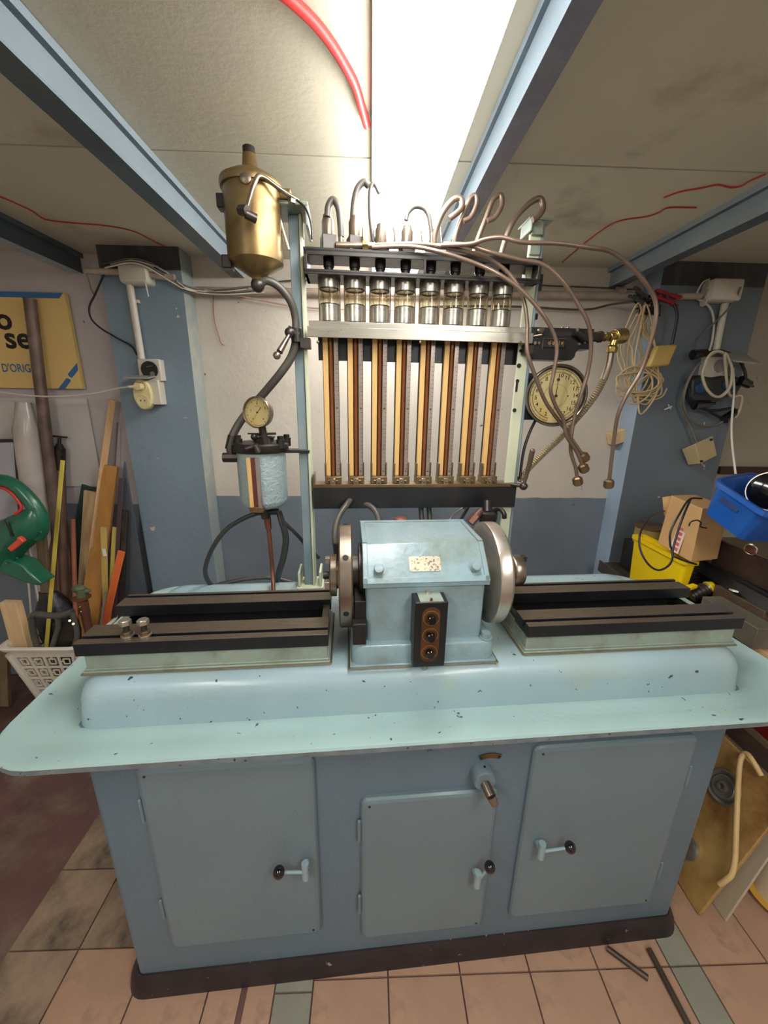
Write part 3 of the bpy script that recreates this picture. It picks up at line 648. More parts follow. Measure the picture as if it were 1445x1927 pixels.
P(MB().cyl(B(452, 396, FYc-Rf-.02), B(466, 396, FYc-Rf-.035), .01, n=6).cyl(B(462, 402, FYc-Rf-.03), B(482, 412, FYc-Rf-.02), .009, n=12).cyl(B(462, 398, FYc-Rf-.03), B(462, 398, FYc-Rf+.01), .007, n=10), 'drain_cock', M['darkmetal'], flt)
P(MB().box(fx+.03, -.122, 1.05, 1.11, 1.934, 1.956), 'filter_bracket', M['brass'], flt, bevel=.003)
P(MB().cyl(B(549, 376, 1.03), B(549, 383, 1.03), .009, n=6), 'bracket_nut', M['worn'], flt)
P(MB().tube([B(558, 376, 1.03), B(575, 392, 1.03), B(585, 420, 1.03), B(587, 450, 1.03)], .0025, 8), 'lead_wire', M['cap'], flt, smooth=60)
P(MB().cyl((-.158, 1.06, 1.925), B(543, 470, 1.06), .004, .0035, n=10), 'hanger_rod', M['steel'], lpost)
# hose from the filter to the valve on the post
P(MB().tube([fo+V((0, 0, zb-.052)), B(500, 528, 1.06), B(525, 540, 1.07), B(547, 568, 1.08), B(556, 600, 1.09), B(556, 626, 1.09)], .0095, 12), 'supply_hose', M['hose'], smooth=60)
vv = P(MB().cyl(B(557, 618, 1.08), B(559, 645, 1.08), .014, n=14).cyl(B(540, 622, 1.075), B(562, 632, 1.08), .013, n=12), 'shut_off_valve', M['cap'], bevel=.001)
P(MB().sphere(B(545, 626, 1.06), .0125, 14), 'valve_ball', M['darkmetal'], vv)
P(MB().cyl(B(544, 630, 1.055), B(526, 662, 1.03), .0048, .008, n=12).sphere(B(521, 669, 1.025), .0095, 12), 'valve_handle', M['worn'], vv)
P(MB().tube([B(558, 640, 1.085), B(548, 672, 1.085), B(528, 702, 1.085), B(500, 736, 1.1), B(470, 770, 1.11), B(448, 800, 1.1), B(436, 825, 1.09), B(433, 850, 1.08)], .0105, 12), 'feed_hose', M['hose'], smooth=60)
P(MB().cyl(B(438, 820, 1.085), B(432, 846, 1.08), .0125, n=14).cyl(B(433, 845, 1.08), B(434, 862, 1.08), .0095, n=12).cyl(B(420, 861, 1.08), B(458, 861, 1.08), .013, n=8), 'hose_fitting', M['darkmetal'])

# day tank with level tube and pressure gauge
TY = 1.1
ta, tb_ = B(455, 865, TY-.04), B(540, 960, TY-.05)
tx = B(495, 900, TY).x; Rt = .0655; zt = B(495, 850, TY-Rt).z-.004; zb = B(500, 962, TY-Rt).z
to = V((tx, TY, 0))
tk = P(MB().lathe([(.02, zb-.004), (Rt*.8, zb), (Rt*.96, zb+.01), (Rt, zb+.022), (Rt, zt)], to, Z, 44), 'oil_tank', mat('hammered_blue', (158, 176, 180), .3, .1, .08, 6, bump=1.0, bscale=110, coat=.5), smooth=60)
P(MB().lathe([(Rt+.007, zt-.002), (Rt+.009, zt+.003), (Rt+.009, zt+.018), (Rt+.005, zt+.022), (.03, zt+.025)], to, Z, 40), 'tank_lid', M['cap'], tk)
P(MB().lathe([(.027, zt+.024), (.027, zt+.033), (.03, zt+.034), (.03, zt+.037), (.01, zt+.039)], to+V((.01, .0, 0)), Z, 26), 'filler_cap', M['darkmetal'], tk)
P(MB().cyl(to+V((-.01, -.01, zt+.044)), to+V((.045, -.01, zt+.046)), .0032, n=8), 'cap_handle', M['darkmetal'], tk)
for dx, dy in ((-.054, -.02), (.06, -.035), (.068, .02), (-.02, .05)):
    bb = MB().cyl(to+V((dx, dy, zt+.01)), to+V((dx, dy, zt+.03)), .011, n=14); hexbolt(bb, to+V((dx, dy, zt+.03)), Z, .009, .009); P(bb, 'lid_bolt', M['cap'], tk)
P(MB().box(tx+.05, -.106, 1.085, 1.13, zt-.006, zt+.002), 'tank_bracket', M['black'], tk, bevel=.001)
P(MB().cyl(B(462, 845, 1.02), B(486, 838, 1.02), .006, n=10).cyl(B(480, 838, 1.02), B(487, 852, 1.02), .0085, n=10).sphere(B(478, 822, 1.04), .009, 12).cyl(B(466, 816, 1.04), B(488, 816, 1.04), .002, n=8).cyl(B(488, 822, 1.04), B(510, 822, 1.06), .003, n=8), 'bleed_cock', M['darkmetal'], tk)
# level strip: vertical, in front of the tank
c0, c1 = B(476, 868, TY-Rt-.012), B(490, 958, TY-Rt-.012)
zt2, zb2 = B(478, 862, TY-Rt-.012).z, B(490, 960, TY-Rt-.012).z; lx = tx-.0075
yy = TY-Rt-.012
o = P(MB().box(lx-.0155, lx-.005, yy, yy+.01, zb2+.006, zt2), 'level_gauge', M['wood'], tk, bevel=.001)
P2 = lambda mb, n, m_: P(mb, n, m_, tk, bevel=.0008)
P2(MB().box(lx-.005, lx+.0065, yy+.003, yy+.01, zb2+.006, zt2), 'level_tube', mat('dark_red_tube', (90, 40, 34), .2, 0, .1, 20, coat=.5))
P2(MB().box(lx+.0065, lx+.0165, yy, yy+.01, zb2+.006, zt2), 'level_scale', M['scale'])
P2(MB().box(lx-.016, lx+.02, yy-.004, yy+.014, zb2-.006, zb2+.008).box(lx-.006, lx+.006, yy-.008, yy-.003, zb2-.004, zb2+.01), 'level_foot', M['bronze'])

def gauge(parent_name, c, nrm, R, depth, rimm, nums, ticks, needle, tail, label, fs=.2, tr=.86, nr=.68):
    nrm = V(nrm).normalized(); ex = V((0, 0, 1)).cross(nrm).normalized()*1.0; ey = nrm.cross(ex)
    g = P(MB().lathe([(.0003, -depth), (R*.9, -depth), (R*.97, -depth*.8), (R*.97, -.006), (R*1.04, -.004), (R*1.05, .003), (R*.99, .006), (R*.955, .002), (R*.95, -.002)], c, nrm, 56, caps=False), parent_name, M[rimm], smooth=50)
    lab(g, label)
    P(MB().lathe([(R*.955, -.003), (.0002, -.003)], c, nrm, 48, caps=False), 'dial', M['dial'], g)
    f = MB(); z = nrm*-.0026
    def pt(a, r): a = radians(a); return c+z+ex*(sin(a)*r)+ey*(cos(a)*r)
    for a0, a1, r, w_ in ticks['arcs']:
        n = 60
        vs = []
        for i in range(n+1):
            a = a0+(a1-a0)*i/n; vs += [pt(a, r*R-w_), pt(a, r*R+w_)]
        f.add(vs, [(2*i, 2*i+1, 2*i+3, 2*i+2) for i in range(n)])
    for a, ra, rb, w_ in ticks['marks']:
        d = (pt(a, 1)-pt(a, 0)).normalized(); s_ = nrm.cross(d)*w_
        f.add([pt(a, ra*R)-s_, pt(a, rb*R)-s_, pt(a, rb*R)+s_, pt(a, ra*R)+s_], [(0, 1, 2, 3)])
    for t_, a, r, sz in nums: text_mesh(f, t_, pt(a, r*R), ex, ey, sz*R, .0001, bold=.0002)
    P(f, 'dial_print', M['ink'], g, smooth=0)
    a = needle; d = (pt(a, 1)-pt(a, 0)).normalized(); s_ = nrm.cross(d); c2 = c+nrm*-.0008
    nb = MB().add([c2-d*R*tail-s_*R*.045, c2-d*R*tail*.8-s_*R*.015, c2+d*R*.78, c2-d*R*tail*.8+s_*R*.015, c2-d*R*tail+s_*R*.045], [(0, 1, 2, 3, 4)])
    nb.cyl(c2, c2+nrm*.003, R*.05, n=14)
    if 'ring' in ticks:
        q = c2+d*R*ticks['ring']; nb.lathe([(R*.055, 0), (R*.055, .0008)], q, nrm, 14)
    P(nb, 'needle', M['ink'], g, smooth=0)
    P(MB().lathe([(R*.95, .0005), (R*.5, .0022), (.0003, .003)], c, nrm, 40, caps=False), 'gauge_glass', glass('gauge_glass_'+parent_name, (250, 248, 240), .06), g)
    return g, ex, ey
c = B(484, 776, 1.035); tn = V((-.33, -1, .06))
mk = [(a, .80 if k % 5 else .74, .88, .0004 if k % 5 else .0007) for k, a in enumerate(range(-140, 141, 7))]
gg, ex, ey = gauge('pressure_gauge', c, tn, .0375, .02, 'worn', [('1', -78, .52, .22), ('2', -4, .6, .24), ('3', 62, .6, .22), ('4', 137, .58, .2), ('0', -140, .58, .16)], dict(arcs=[(-30, 20, .42, .0004), (150, 205, .86, .0004)], marks=mk), -143, .42, 'round pressure gauge with a yellowed dial on top of the blue tank')
P(MB().cyl(c+V((.006, .012, -.03)), V((c.x+.01, 1.055, zt+.02)), .0095, .011, n=12).cyl(V((c.x+.01, 1.055, zt+.02)), V((c.x+.01, 1.055, zt+.036)), .0135, n=6), 'gauge_stem', M['darkmetal'], gg)

# pipes beneath the tank
b0 = to+V((0, 0, zb-.01))
P(MB().cyl(to+V((0, 0, zb)), b0+V((0, -.0, -.03)), .013, n=10).cyl(b0+V((-.03, 0, -.012)), b0+V((.038, 0, -.01)), .009, n=10).cyl(b0+V((.035, -.005, -.006)), b0+V((.045, -.01, -.05)), .0045, .006, n=10), 'drain_valve', M['darkmetal'])
P(MB().cyl(b0+V((.005, -.005, -.028)), b0+V((.006, -.005, -.06)), .0105, .009, n=8), 'drain_union', M['copper'])
P(MB().tube([b0+V((.006, -.005, -.05)), B(509, 1030, 1.09), B(513, 1080, 1.09), BZ(515, 1122, .95)], .0062, 10), 'copper_drain_pipe', M['copper'], smooth=60)
P(MB().tube([B(484, 966, 1.1), B(460, 975, 1.1), B(425, 997, 1.1), B(398, 1035, 1.1), B(386, 1075, 1.12), B(398, 1100, 1.14), B(425, 1097, 1.15), B(460, 1090, 1.16), B(505, 1087, 1.17), B(545, 1095, 1.18), B(585, 1106, 1.19)], .0068, 12), 'black_hose_loop', M['rubber'], smooth=60)
P(MB().tube([B(524, 962, 1.12), B(532, 985, 1.12), B(538, 1015, 1.12), B(533, 1050, 1.13), B(524, 1080, 1.15), B(520, 1100, 1.17)], .0098, 12), 'black_hose', M['rubber'], smooth=60)
P(MB().tube([B(532, 980, 1.13), B(555, 1002, 1.14), B(578, 1028, 1.16), B(600, 1050, 1.17)], .0062, 10), 'black_hose', M['rubber'], smooth=60)
# hoses that rise behind the gearbox
P(MB().tube([B(638, 1064, .98), B(630, 1010, 1.0), B(636, 975, 1.03), B(652, 950, 1.06), B(660, 940, 1.09)], .0085, 12), 'return_hose', M['hose'], smooth=60)
P(MB().cyl(B(634, 1022, .985), B(636, 1058, .98), .011, n=12).cyl(B(636, 1058, .98), B(638, 1090, .98), .006, n=10), 'hose_ferrule', M['cap'])
P(MB().tube([B(676, 944, 1.1), B(700, 955, 1.07), B(712, 975, 1.05), B(714, 1010, 1.03), B(714, 1045, 1.02)], .0085, 12), 'return_hose', M['hose'], smooth=60)
for px in (791, 806): P(MB().tube([B(px, 940, 1.105), B(px+2, 970, 1.1), B(px+5, 1015, 1.06), B(px+6, 1060, 1.03)], .0075, 12), 'return_hose', M['rubber'], smooth=60)
P(MB().tube([B(842, 990, 1.08), B(850, 972, 1.1), B(868, 958, 1.12), B(882, 951, 1.12)], .0025, 8), 'thin_tube', M['steel'], smooth=60)
P(MB().tube([B(862, 985, 1.1), B(872, 968, 1.12), B(884, 948, 1.14)], .006, 8), 'thin_hose', M['rubber'], smooth=60)
P(MB().cyl(B(872, 957, 1.12), B(884, 950, 1.12), .005, n=8), 'brass_union', M['brassbright'])
kz = B(754, 976, 1.0)
kb = P(MB().lathe([(.009, -.06), (.009, -.014), (.013, -.01), (.013, -.006)], kz, Z, 16), 'lever_column', M['cap'])
lab(P(MB().lathe([(.008, -.008), (.018, -.003), (.0175, .001), (.012, .004), (.002, .005)], kz, Z, 24), 'mushroom_knob', mat('dull_red', (120, 62, 54), .35, 0, .1), kb), 'dull red mushroom knob')
va = P(MB().lathe([(.022, 0), (.026, .01), (.026, .03), (.02, .034)], B(917, 983, 1.02), Z, 18).cyl(B(917, 965, 1.02), B(917, 945, 1.04), .014, n=10), 'main_valve', M['cap'])
P(MB().tube([B(925, 962, 1.02), B(940, 958, 1.0), B(948, 966, .98), B(949, 975, .98)], .0065, 10), 'valve_lever', M['cap'], va, smooth=60)
P(MB().cyl(B(905, 962, 1.02), B(888, 980, 1.0), .0105, n=10).cyl(B(896, 970, 1.0), B(884, 984, .995), .013, n=6), 'valve_branch', mat('rusty_red', (104, 70, 58), .4, .5), va)

# ------------------------------------------------------------------ right side: counter, dial, fittings
a, c = B(1000, 615, 1.085), B(1110, 677, 1.085); y0 = 1.085
x0, x1, zt, zb = a.x, c.x, a.z, B(1040, 677, 1.085).z; zm = B(1100, 657, 1.085).z; xm = B(1083, 660, 1.085).x
poly = [(x0, zb), (xm-.008, zb), (xm, zb+.008), (xm+.002, zm-.01), (xm+.01, zm), (x1, zm), (x1, zt), (x0, zt)]
ct = P(MB().prism(poly, (0, y0, 0), X, Z, V((0, .05, 0))), 'stroke_counter', M['black'], bevel=.002)
w1, w2 = B(1022, 638, y0), B(1062, 655, y0)
P(MB().box(w1.x, w2.x, y0-.003, y0, w2.z, w1.z), 'counter_window', M['cap'], ct, bevel=.001)
f = MB().box(w1.x-.003, w1.x-.0012, y0-.005, y0, w2.z-.004, w1.z+.002).box(w1.x-.003, w2.x, y0-.005, y0-.003, w1.z+.0005, w1.z+.0018)
lab(P(f, 'window_frame', M['worn'], ct), 'bare metal window frame')
f = MB()
for k, ch_ in enumerate(['0', '0', '1', '9']):
    q = V((w1.x+(w2.x-w1.x)*(.26+.19*k), y0-.0034, (w1.z+w2.z)/2)); text_mesh(f, ch_, q, X, Z, .0105, .0002)
    f.box(q.x+.0042, q.x+.0046, y0-.0034, y0-.003, w2.z+.003, w1.z-.003)
P(f, 'counter_digits', mat('digit_yellow', (214, 170, 96), .5), ct, smooth=0)
q1, q2 = B(1033, 625, y0), B(1076, 631, y0)
P(MB().prism(rpoly(q2.x-q1.x, .010, .0048, 4), ((q1.x+q2.x)/2, y0, (q1.z+q2.z)/2), X, Z, V((0, -.0012, 0))), 'maker_plate', M['darkmetal'], ct, smooth=0)
for px, py, r in ((1005, 646, .006), (1012, 646, .004), (1014, 623, .007), (1086, 622, .006), (1088, 648, .004), (1098, 645, .004), (1058, 617, .003), (1068, 617, .0025)):
    q = B(px, py, y0); q.y = y0; P(MB().lathe([(r, 0), (r, .005), (r*.7, .007)], q, (0, -1, 0), 14), 'cover_screw', M['worn'], ct)
P(MB().cyl(B(1004, 633, y0), B(1020, 630, y0-.012), .0028, n=8).cyl(B(1016, 628, y0-.01), B(1022, 620, y0-.006), .006, n=8), 'counter_linkage', M['worn'], ct)
P(MB().cyl(B(1084, 624, y0-.012), B(1098, 633, y0-.012), .011, n=14).cyl(B(1096, 633, y0-.012), B(1126, 634, y0-.012), .0125, n=8).cyl(B(1126, 634, y0-.012), B(1131, 634, y0-.012), .0145, n=16), 'drive_coupling', M['darkmetal'], ct)
P(MB().cyl(B(1130, 634, y0-.012), B(1138, 634, y0-.012), .009, n=12).cyl(B(1138, 634, y0-.012), B(1144, 634, y0-.012), .0125, n=6), 'reducer', M['brassbright'], ct)
el = P(MB().cyl(B(1146, 634, y0-.012), B(1160, 633, y0-.012), .012, n=12).cyl(B(1154, 634, y0-.012), B(1174, 632, y0-.006), .0195, n=24).cyl(B(1156, 640, y0-.012), B(1152, 652, y0-.012), .0115, n=12).cyl(B(1152, 652, y0-.012), B(1150, 664, y0-.012), .0145, n=6), 'brass_elbow', M['brassbright'], ct, bevel=.002)
# corrugated flexible hose
fl_pts = [(1149, 664, 1.075), (1144, 690, 1.075), (1132, 722, 1.08), (1112, 755, 1.085), (1085, 788, 1.11), (1058, 820, 1.12), (1030, 846, 1.12), (1000, 876, 1.12), (975, 905, 1.13)]
pp = smooth_path([B(*q) for q in fl_pts], 14)
P(MB().tube(pp[:26], .0095, 12, smooth=False), 'hose_end', M['worn'])
fb = MB(); seg = pp[24:]
acc = 0; L = [0]
for i in range(1, len(seg)): L.append(L[-1]+(seg[i]-seg[i-1]).length)
n = int(L[-1]/.006); out = []; j = 0; rr = []
for k in range(n*2+1):
    s_ = L[-1]*k/(n*2)
    while j < len(L)-2 and L[j+1] < s_: j += 1
    t = (s_-L[j])/max(1e-9, L[j+1]-L[j]); out.append(seg[j].lerp(seg[j+1], t))
fb.tube(out, .0105, 10, smooth=False, rf=lambda t, N=n*2: 1.0 if int(round(t*N)) % 2 else .74)
P(fb, 'flexible_hose', mat('braided_metal', (176, 160, 134), .35, .7, .1, 12), smooth=0)
# big dial
P(MB().box(.497, .55, 1.095, 1.14, B(990, 790, 1.1).z, B(990, 702, 1.1).z), 'dial_mount', M['black'], bevel=.002)
c = B(1046, 745, 1.075); n_ = V((-.16, -1, -.04))
nums = []
for k in range(2, 18):
    nums.append((str(k), -158+(k-2)*20.6, .69, .19))
mk = [(-168+(k-1)*(336)/17, .80, .90, .0004) for k in range(1, 19)]
bg, ex, ey = gauge('big_dial_gauge', c, n_, .0775, .03, 'cap', nums, dict(arcs=[(-168, 168, .80, .0007), (-168, 168, .90, .0007), (0, 360, .40, .0003)], marks=mk, ring=.55), 1, .0, 'large yellowed dial gauge numbered 2 to 17 on the right post')
P(MB().lathe([(.083, -.0), (.0835, .004), (.0795, .0075), (.0775, .0055)], c, n_, 56, caps=False), 'bezel', M['worn'], bg, smooth=60)
f = MB(); q = c+n_.normalized()*-.0022
f.add([q-ey*.058-ex*.0005, q-ex*.0008, q+ex*.0008, q-ey*.058+ex*.0005], [(0, 1, 2, 3)])
for s_ in (-1, 1): f.cyl(q+ex*.033*s_, q+ex*.033*s_+n_.normalized()*.001, .002, n=10)
P(f, 'second_hand', M['ink'], bg, smooth=0)
P(MB().tube([B(1008, 790, 1.12), B(996, 815, 1.12), B(985, 850, 1.12), B(978, 900, 1.12)], .0045, 8), 'gauge_lead', M['rubber'], smooth=60)
# lever with ball at the lower right of the rack
q = B(985, 915, 1.06)
lv = P(MB().sphere(q, .0118, 18).cyl(q+V((-.03, .02, .002)), q, .0055, n=10), 'adjusting_lever', M['darkmetal'])
P(MB().cyl(q, B(996, 873, 1.04), .0045, .0068, n=12).cyl(B(996, 873, 1.04), B(1001, 851, 1.03), .0068, .0075, n=12).sphere(B(1001.5, 849, 1.03), .0075, 12), 'lever_handle', mat('lever_brown', (112, 92, 82), .35, .4), lv)

# four high pressure test pipes sweeping to the right with union nuts
def tpipe(pts, end, r=.0048):
    o = P(MB().tube([B(*q) for q in pts], r, 12, 6), 'test_pipe', M['pipe'], smooth=60)
    lab(o, 'bent steel test pipe hanging to the right with a nut at its end')
    a_, b_ = B(*pts[-2]), B(*pts[-1]); d = (b_-a_).normalized(); s_ = b_-d*.004
    P(MB().cyl(s_, s_+d*.004, .009, .0125, n=6).cyl(s_+d*.004, s_+d*.021, .0132, n=6).cyl(s_+d*.021, s_+d*.024, .0105, n=12), 'union_nut', M['bronze'], o, smooth=20)
tpipe([(705, 462, 1.06), (760, 459, 1.05), (815, 462, 1.05), (880, 474, 1.04), (925, 490, 1.03), (962, 520, 1.02), (984, 560, 1.01), (992, 610, 1.0), (992, 660, .99), (1006, 705, .99), (1026, 755, .99), (1050, 790, 1.0), (1066, 812, 1.0), (1082, 836, 1.0), (1096, 856, 1.0)], 0)
tpipe([(700, 466, 1.055), (770, 464, 1.045), (830, 475, 1.03), (900, 498, 1.02), (945, 520, 1.0), (985, 550, .99), (1020, 590, .98), (1042, 628, .98), (1048, 660, .98), (1041, 705, .98), (1036, 735, .98), (1046, 765, .985), (1060, 790, .985), (1066, 820, .985), (1085, 850, .99), (1096, 876, .99)], 0)
tpipe([(835, 459, 1.05), (880, 461, 1.03), (925, 475, 1.01), (975, 488, 1.0), (1020, 497, .99), (1055, 525, .98), (1085, 568, .98), (1107, 610, .98), (1112, 655, .985), (1106, 700, .99), (1094, 740, .99), (1082, 780, .995), (1075, 820, .995), (1074, 850, 1.0), (1083, 880, 1.0), (1086, 900, 1.0)], 0)
tpipe([(830, 462, 1.045), (885, 459, 1.02), (915, 450, 1.0), (945, 447, .985), (985, 456, .97), (1050, 458, .96), (1110, 466, .95), (1150, 474, .95), (1185, 500, .95), (1213, 530, .95), (1233, 565, .95), (1234, 605, .95), (1222, 650, .955), (1205, 700, .96), (1180, 742, .96), (1163, 780, .965), (1156, 820, .97), (1150, 870, .975), (1146, 905, .98)], 0)

# ------------------------------------------------------------------ loose clamp bolts standing on the left rail
for k, (px, lb) in enumerate(((240, 'left one of the two short steel bolts standing on the front left rail'), (272, 'right one of the two short steel bolts standing on the front left rail'))):
    q = BZ(px, 1197, 1.021); q.y = .7505; q = MFR @ V((q.x, q.y, 1.0215))
    t = thing('clamp_bolt', lb, 'bolt', q)
    MB().lathe([(.0125, 0), (.0125, .003)], q, Z, 20).build('washer', M['steel'], t)
    MB().cyl(q+Z*.003, q+Z*.011, .0108, n=6).build('nut', M['bronze'], t, smooth=0, bevel=.001)
    MB().cyl(q+Z*.011, q+Z*.027, .0058, n=14).build('shank', M['darkmetal'], t)
    MB().cyl(q+Z*.027, q+Z*.036, .0118, n=6).lathe([(.009, .036), (.008, .0375), (.0085, .0375)], q, Z, 16).build('bolt_head', M['steel'], t, smooth=0, bevel=.001)

# ================================================================== LEFT OF THE BENCH
def ppoly(mb, pts, Yp, depth):           # outline standing in the plane Y=Yp, with real thickness towards the wall
    q = [A(px, py, Yp) for px, py in pts]
    poly = [(p.x, p.z) for p in q]
    ar = sum(poly[i][0]*poly[(i+1) % len(poly)][1]-poly[(i+1) % len(poly)][0]*poly[i][1] for i in range(len(poly)))
    if ar < 0: poly = poly[::-1]
    return mb.prism(poly, (0, Yp, 0), X, Z, V((0, depth, 0)))
tan = mat('sign_tan', (226, 192, 122), .5, 0, .04, 4)
# advertising board
sy = WD-.03
tl, tr, br = A(-60, 551, sy), A(120, 551, sy), A(156, 732, sy)
xr = (tr.x+br.x)/2; zt, zb = tr.z, br.z; xl = -1.95
t = tag(MB().box(xl, xr, sy, sy+.022, zb, zt).build('sign_board', [tan], bevel=.001), 'tan advertising board with blue stripes fixed high on the left wall', 'sign')
def sp_(px, py): q = A(px, py, sy-.0012); return (q.x, q.z)
def flat(mb, pts, yy=sy-.0012): return mb.add([V((a, yy, c)) for a, c in pts], [tuple(range(len(pts)))])
f = MB().add([(xl, sy-.001, zt), (xr-.004, sy-.001, zt), (xr-.024, sy-.001, zt-.022), (xl, sy-.001, zt-.022)], [(3, 2, 1, 0)])
zq = zb
f.add([V((xr-.105, sy-.001, zb)), V((xr-.075, sy-.001, zb)), V((xr-.042, sy-.001, zb+.035)), V((xr-.048, sy-.001, zb+.042)), V((xr-.060, sy-.001, zb+.046))], [(0, 1, 2, 3, 4)])
f.add([V((xr-.036, sy-.001, zb+.046)), V((xr-.002, sy-.001, zb+.08)), V((xr-.002, sy-.001, zb+.11)), V((xr-.052, sy-.001, zb+.062)), V((xr-.047, sy-.001, zb+.052))], [(0, 1, 2, 3, 4)])
f.build('blue_stripes', M['inkblue'], t, smooth=0)
f = MB()
def word(s, px1, py, hpx, bold=.0, width=1., m_=None):  # right end at px1
    q = A(px1, py, sy-.0014); h = (A(px1, py-hpx/2, sy).z-A(px1, py+hpx/2, sy).z)
    text_mesh(f, s, q, X, Z, h, .0002, 'RIGHT', width, bold)
word('o', 22, 602, 58, .003, 1.05); word('se', 58, 638, 58, .003, 1.05)
f.build('black_letters', M['inkblack'], t, smooth=0)
f = MB(); text_mesh(f, "D'ORIGINE", A(3, 693, sy-.0014), X, Z, .048, .0002, 'LEFT', .78, .0006); f.build('blue_letters', M['inkblue'], t, smooth=0)

# pale sheet hung on the wall
q0, q1 = A(20, 748, WD-.012), A(205, 916, WD-.012)
tag(MB().box(q0.x-.12, q1.x-.03, WD-.012, WD-.003, q1.z, q0.z).build('wall_sheet', mat('pale_sheet', (204, 198, 194), .5, 0, .05, 3, bump=.25, bscale=9), bevel=.002), 'large pale sheet hanging on the left wall behind the sticks', 'sheet')
# basket
bx0, bx1, by0, by1, bz = -1.545, -1.215, 1.445, 1.76, .487
wb = mat('basket_white', (214, 206, 194), .45, 0, .05, 6)
bk = thing('laundry_basket', 'off-white plastic lattice basket holding sticks, left of the bench', 'basket', ((bx0+bx1)/2, (by0+by1)/2, .001))
def bring(z, r=.05, g=0): 
    k = .075*(1-z/bz)-g
    return rrect(bx0+k, bx1-k, by0+k, by1-k, r, z, 4)
b = MB(); b.rings([bring(bz-.012, .05, .014), bring(bz, .05, .016), bring(bz+.004, .05, .01), bring(bz+.001, .05, -.004), bring(bz-.05, .05, -.004)], False, False); b.rings([bring(bz-.012, .05, .014), bring(bz-.014, .05, 0), bring(bz-.05, .05, 0), bring(bz-.05, .05, -.004)], False, False)
b.build('rim', wb, bk, smooth=50)
b = MB(); b.rings([bring(.13), bring(.001), bring(.006, .05, -.01), bring(.13, .05, -.004)], False, False); b.rings([bring(.001), bring(.003)], True, True); b.build('base', wb, bk)
def side(p0, p1):                        # lattice between z .13 and rim along an edge p0->p1 (functions of z)
    b = MB(); n, rows = 4, 5; z0, z1 = .13, bz-.045
    def pt(u, z): return p0(z).lerp(p1(z), u)
    def seg_(a, c, w_=.005): b.bar(pt(*a), pt(*c), w_, .004, up=(p1(.3)-p0(.3)).cross(Z))
    us = [i/n for i in range(n+1)]; zs = [z0+(z1-z0)*j/rows for j in range(rows+1)]
    for u in us: seg_((u, z0), (u, z1), .012)
    for z in zs: seg_((0, z), (1, z), .010)
    for i in range(n):
        for j in range(rows):
            ua, ub, za, zb_ = us[i], us[i+1], zs[j], zs[j+1]; um, zm_ = (ua+ub)/2, (za+zb_)/2; du, dz = (ub-ua)*.22, (zb_-za)*.22
            seg_((um-du, zm_+dz), (um+du, zm_+dz)); seg_((um-du, zm_-dz), (um+du, zm_-dz)); seg_((um-du, zm_-dz), (um-du, zm_+dz)); seg_((um+du, zm_-dz), (um+du, zm_+dz))
            if (i+j) % 2: seg_((ua, zm_), (um-du, zm_))
            else: seg_((um, zm_+dz), (um, zb_))
    return b.build('lattice_panel', wb, bk, smooth=0)
def cor(ix, iy):
    def f_(z):
        k = .075*(1-z/bz)+.002; r = .035
        x = {0: bx0+k, 1: bx1-k, 2: bx0+k+r, 3: bx1-k-r}[ix]; y = {0: by0+k, 1: by1-k, 2: by0+k+r, 3: by1-k-r}[iy]
        return V((x, y, z))
    return f_
side(cor(2, 0), cor(3, 0)); side(cor(1, 2), cor(1, 3)); side(cor(0, 3), cor(0, 2)); side(cor(3, 1), cor(2, 1))
b = MB()
for cx_, cy_ in ((0, 0), (1, 0), (0, 1), (1, 1)):
    for k in range(4):
        pass
b = MB()
for sx_, sy_ in ((0, 0), (1, 0), (0, 1), (1, 1)):
    for z0_, z1_ in ((.12, bz-.04),):
        k0, k1 = .075*(1-z0_/bz), .075*(1-z1_/bz)
        pa = V(((bx1-k0-.016) if sx_ else (bx0+k0+.016), (by1-k0-.016) if sy_ else (by0+k0+.016), z0_)); pb = V(((bx1-k1-.016) if sx_ else (bx0+k1+.016), (by1-k1-.016) if sy_ else (by0+k1+.016), z1_))
        b.cyl(pa, pb, .02, n=10)
b.build('corner_posts', wb, bk)

# sticks and boards
W = dict(
 rust=mat('rusty_pole', (120, 100, 92), .5, .3, .2, 12, col2=(88, 66, 58), c2amt=.5, c2scale=7),
 film=mat('film_wrap', (188, 176, 170), .35, 0, .1, 4, bump=.8, bscale=12, coat=.3),
 brown=mat('brown_stick', (104, 76, 62), .5, 0, .2, 6, stretch=(6, 6, 1)),
 weath=mat('weathered_wood', (116, 98, 74), .6, 0, .2, 8, stretch=(8, 8, 1)),
 rule=mat('yellow_rule', (212, 192, 84), .4, 0, .08, 10, chips=(120, 100, 50), chipamt=.1),
 terra=mat('terracotta_rod', (166, 100, 78), .5, 0, .1, 8),
 pine=mat('pine', (214, 172, 128), .55, 0, .1, 5, stretch=(9, 9, 1), col2=(190, 134, 90), c2amt=.3, c2scale=2),
 oak=mat('orange_board', (184, 130, 66), .5, 0, .14, 6, stretch=(5, 5, 1), col2=(150, 96, 48), c2amt=.3, c2scale=3),
 pale=mat('pale_board', (216, 184, 140), .55, 0, .1, 6, stretch=(8, 8, 1)),
 olive=mat('olive_strip', (190, 162, 88), .5, 0, .08, 10), yel=mat('yellow_strip', (200, 180, 92), .5, 0, .08, 10),
 orange=mat('orange_strip', (214, 104, 52), .5, 0, .1, 14), dgreen=mat('dark_green_board', (50, 72, 66), .6, 0, .1, 8),
 slate=mat('slate_board', (78, 84, 92), .5, 0, .1, 6, bump=.3, bscale=20), green=mat('tool_green', (24, 96, 72), .32, 0, .1, 10, coat=.3),
 white=mat('white_rod', (200, 196, 184), .5), )
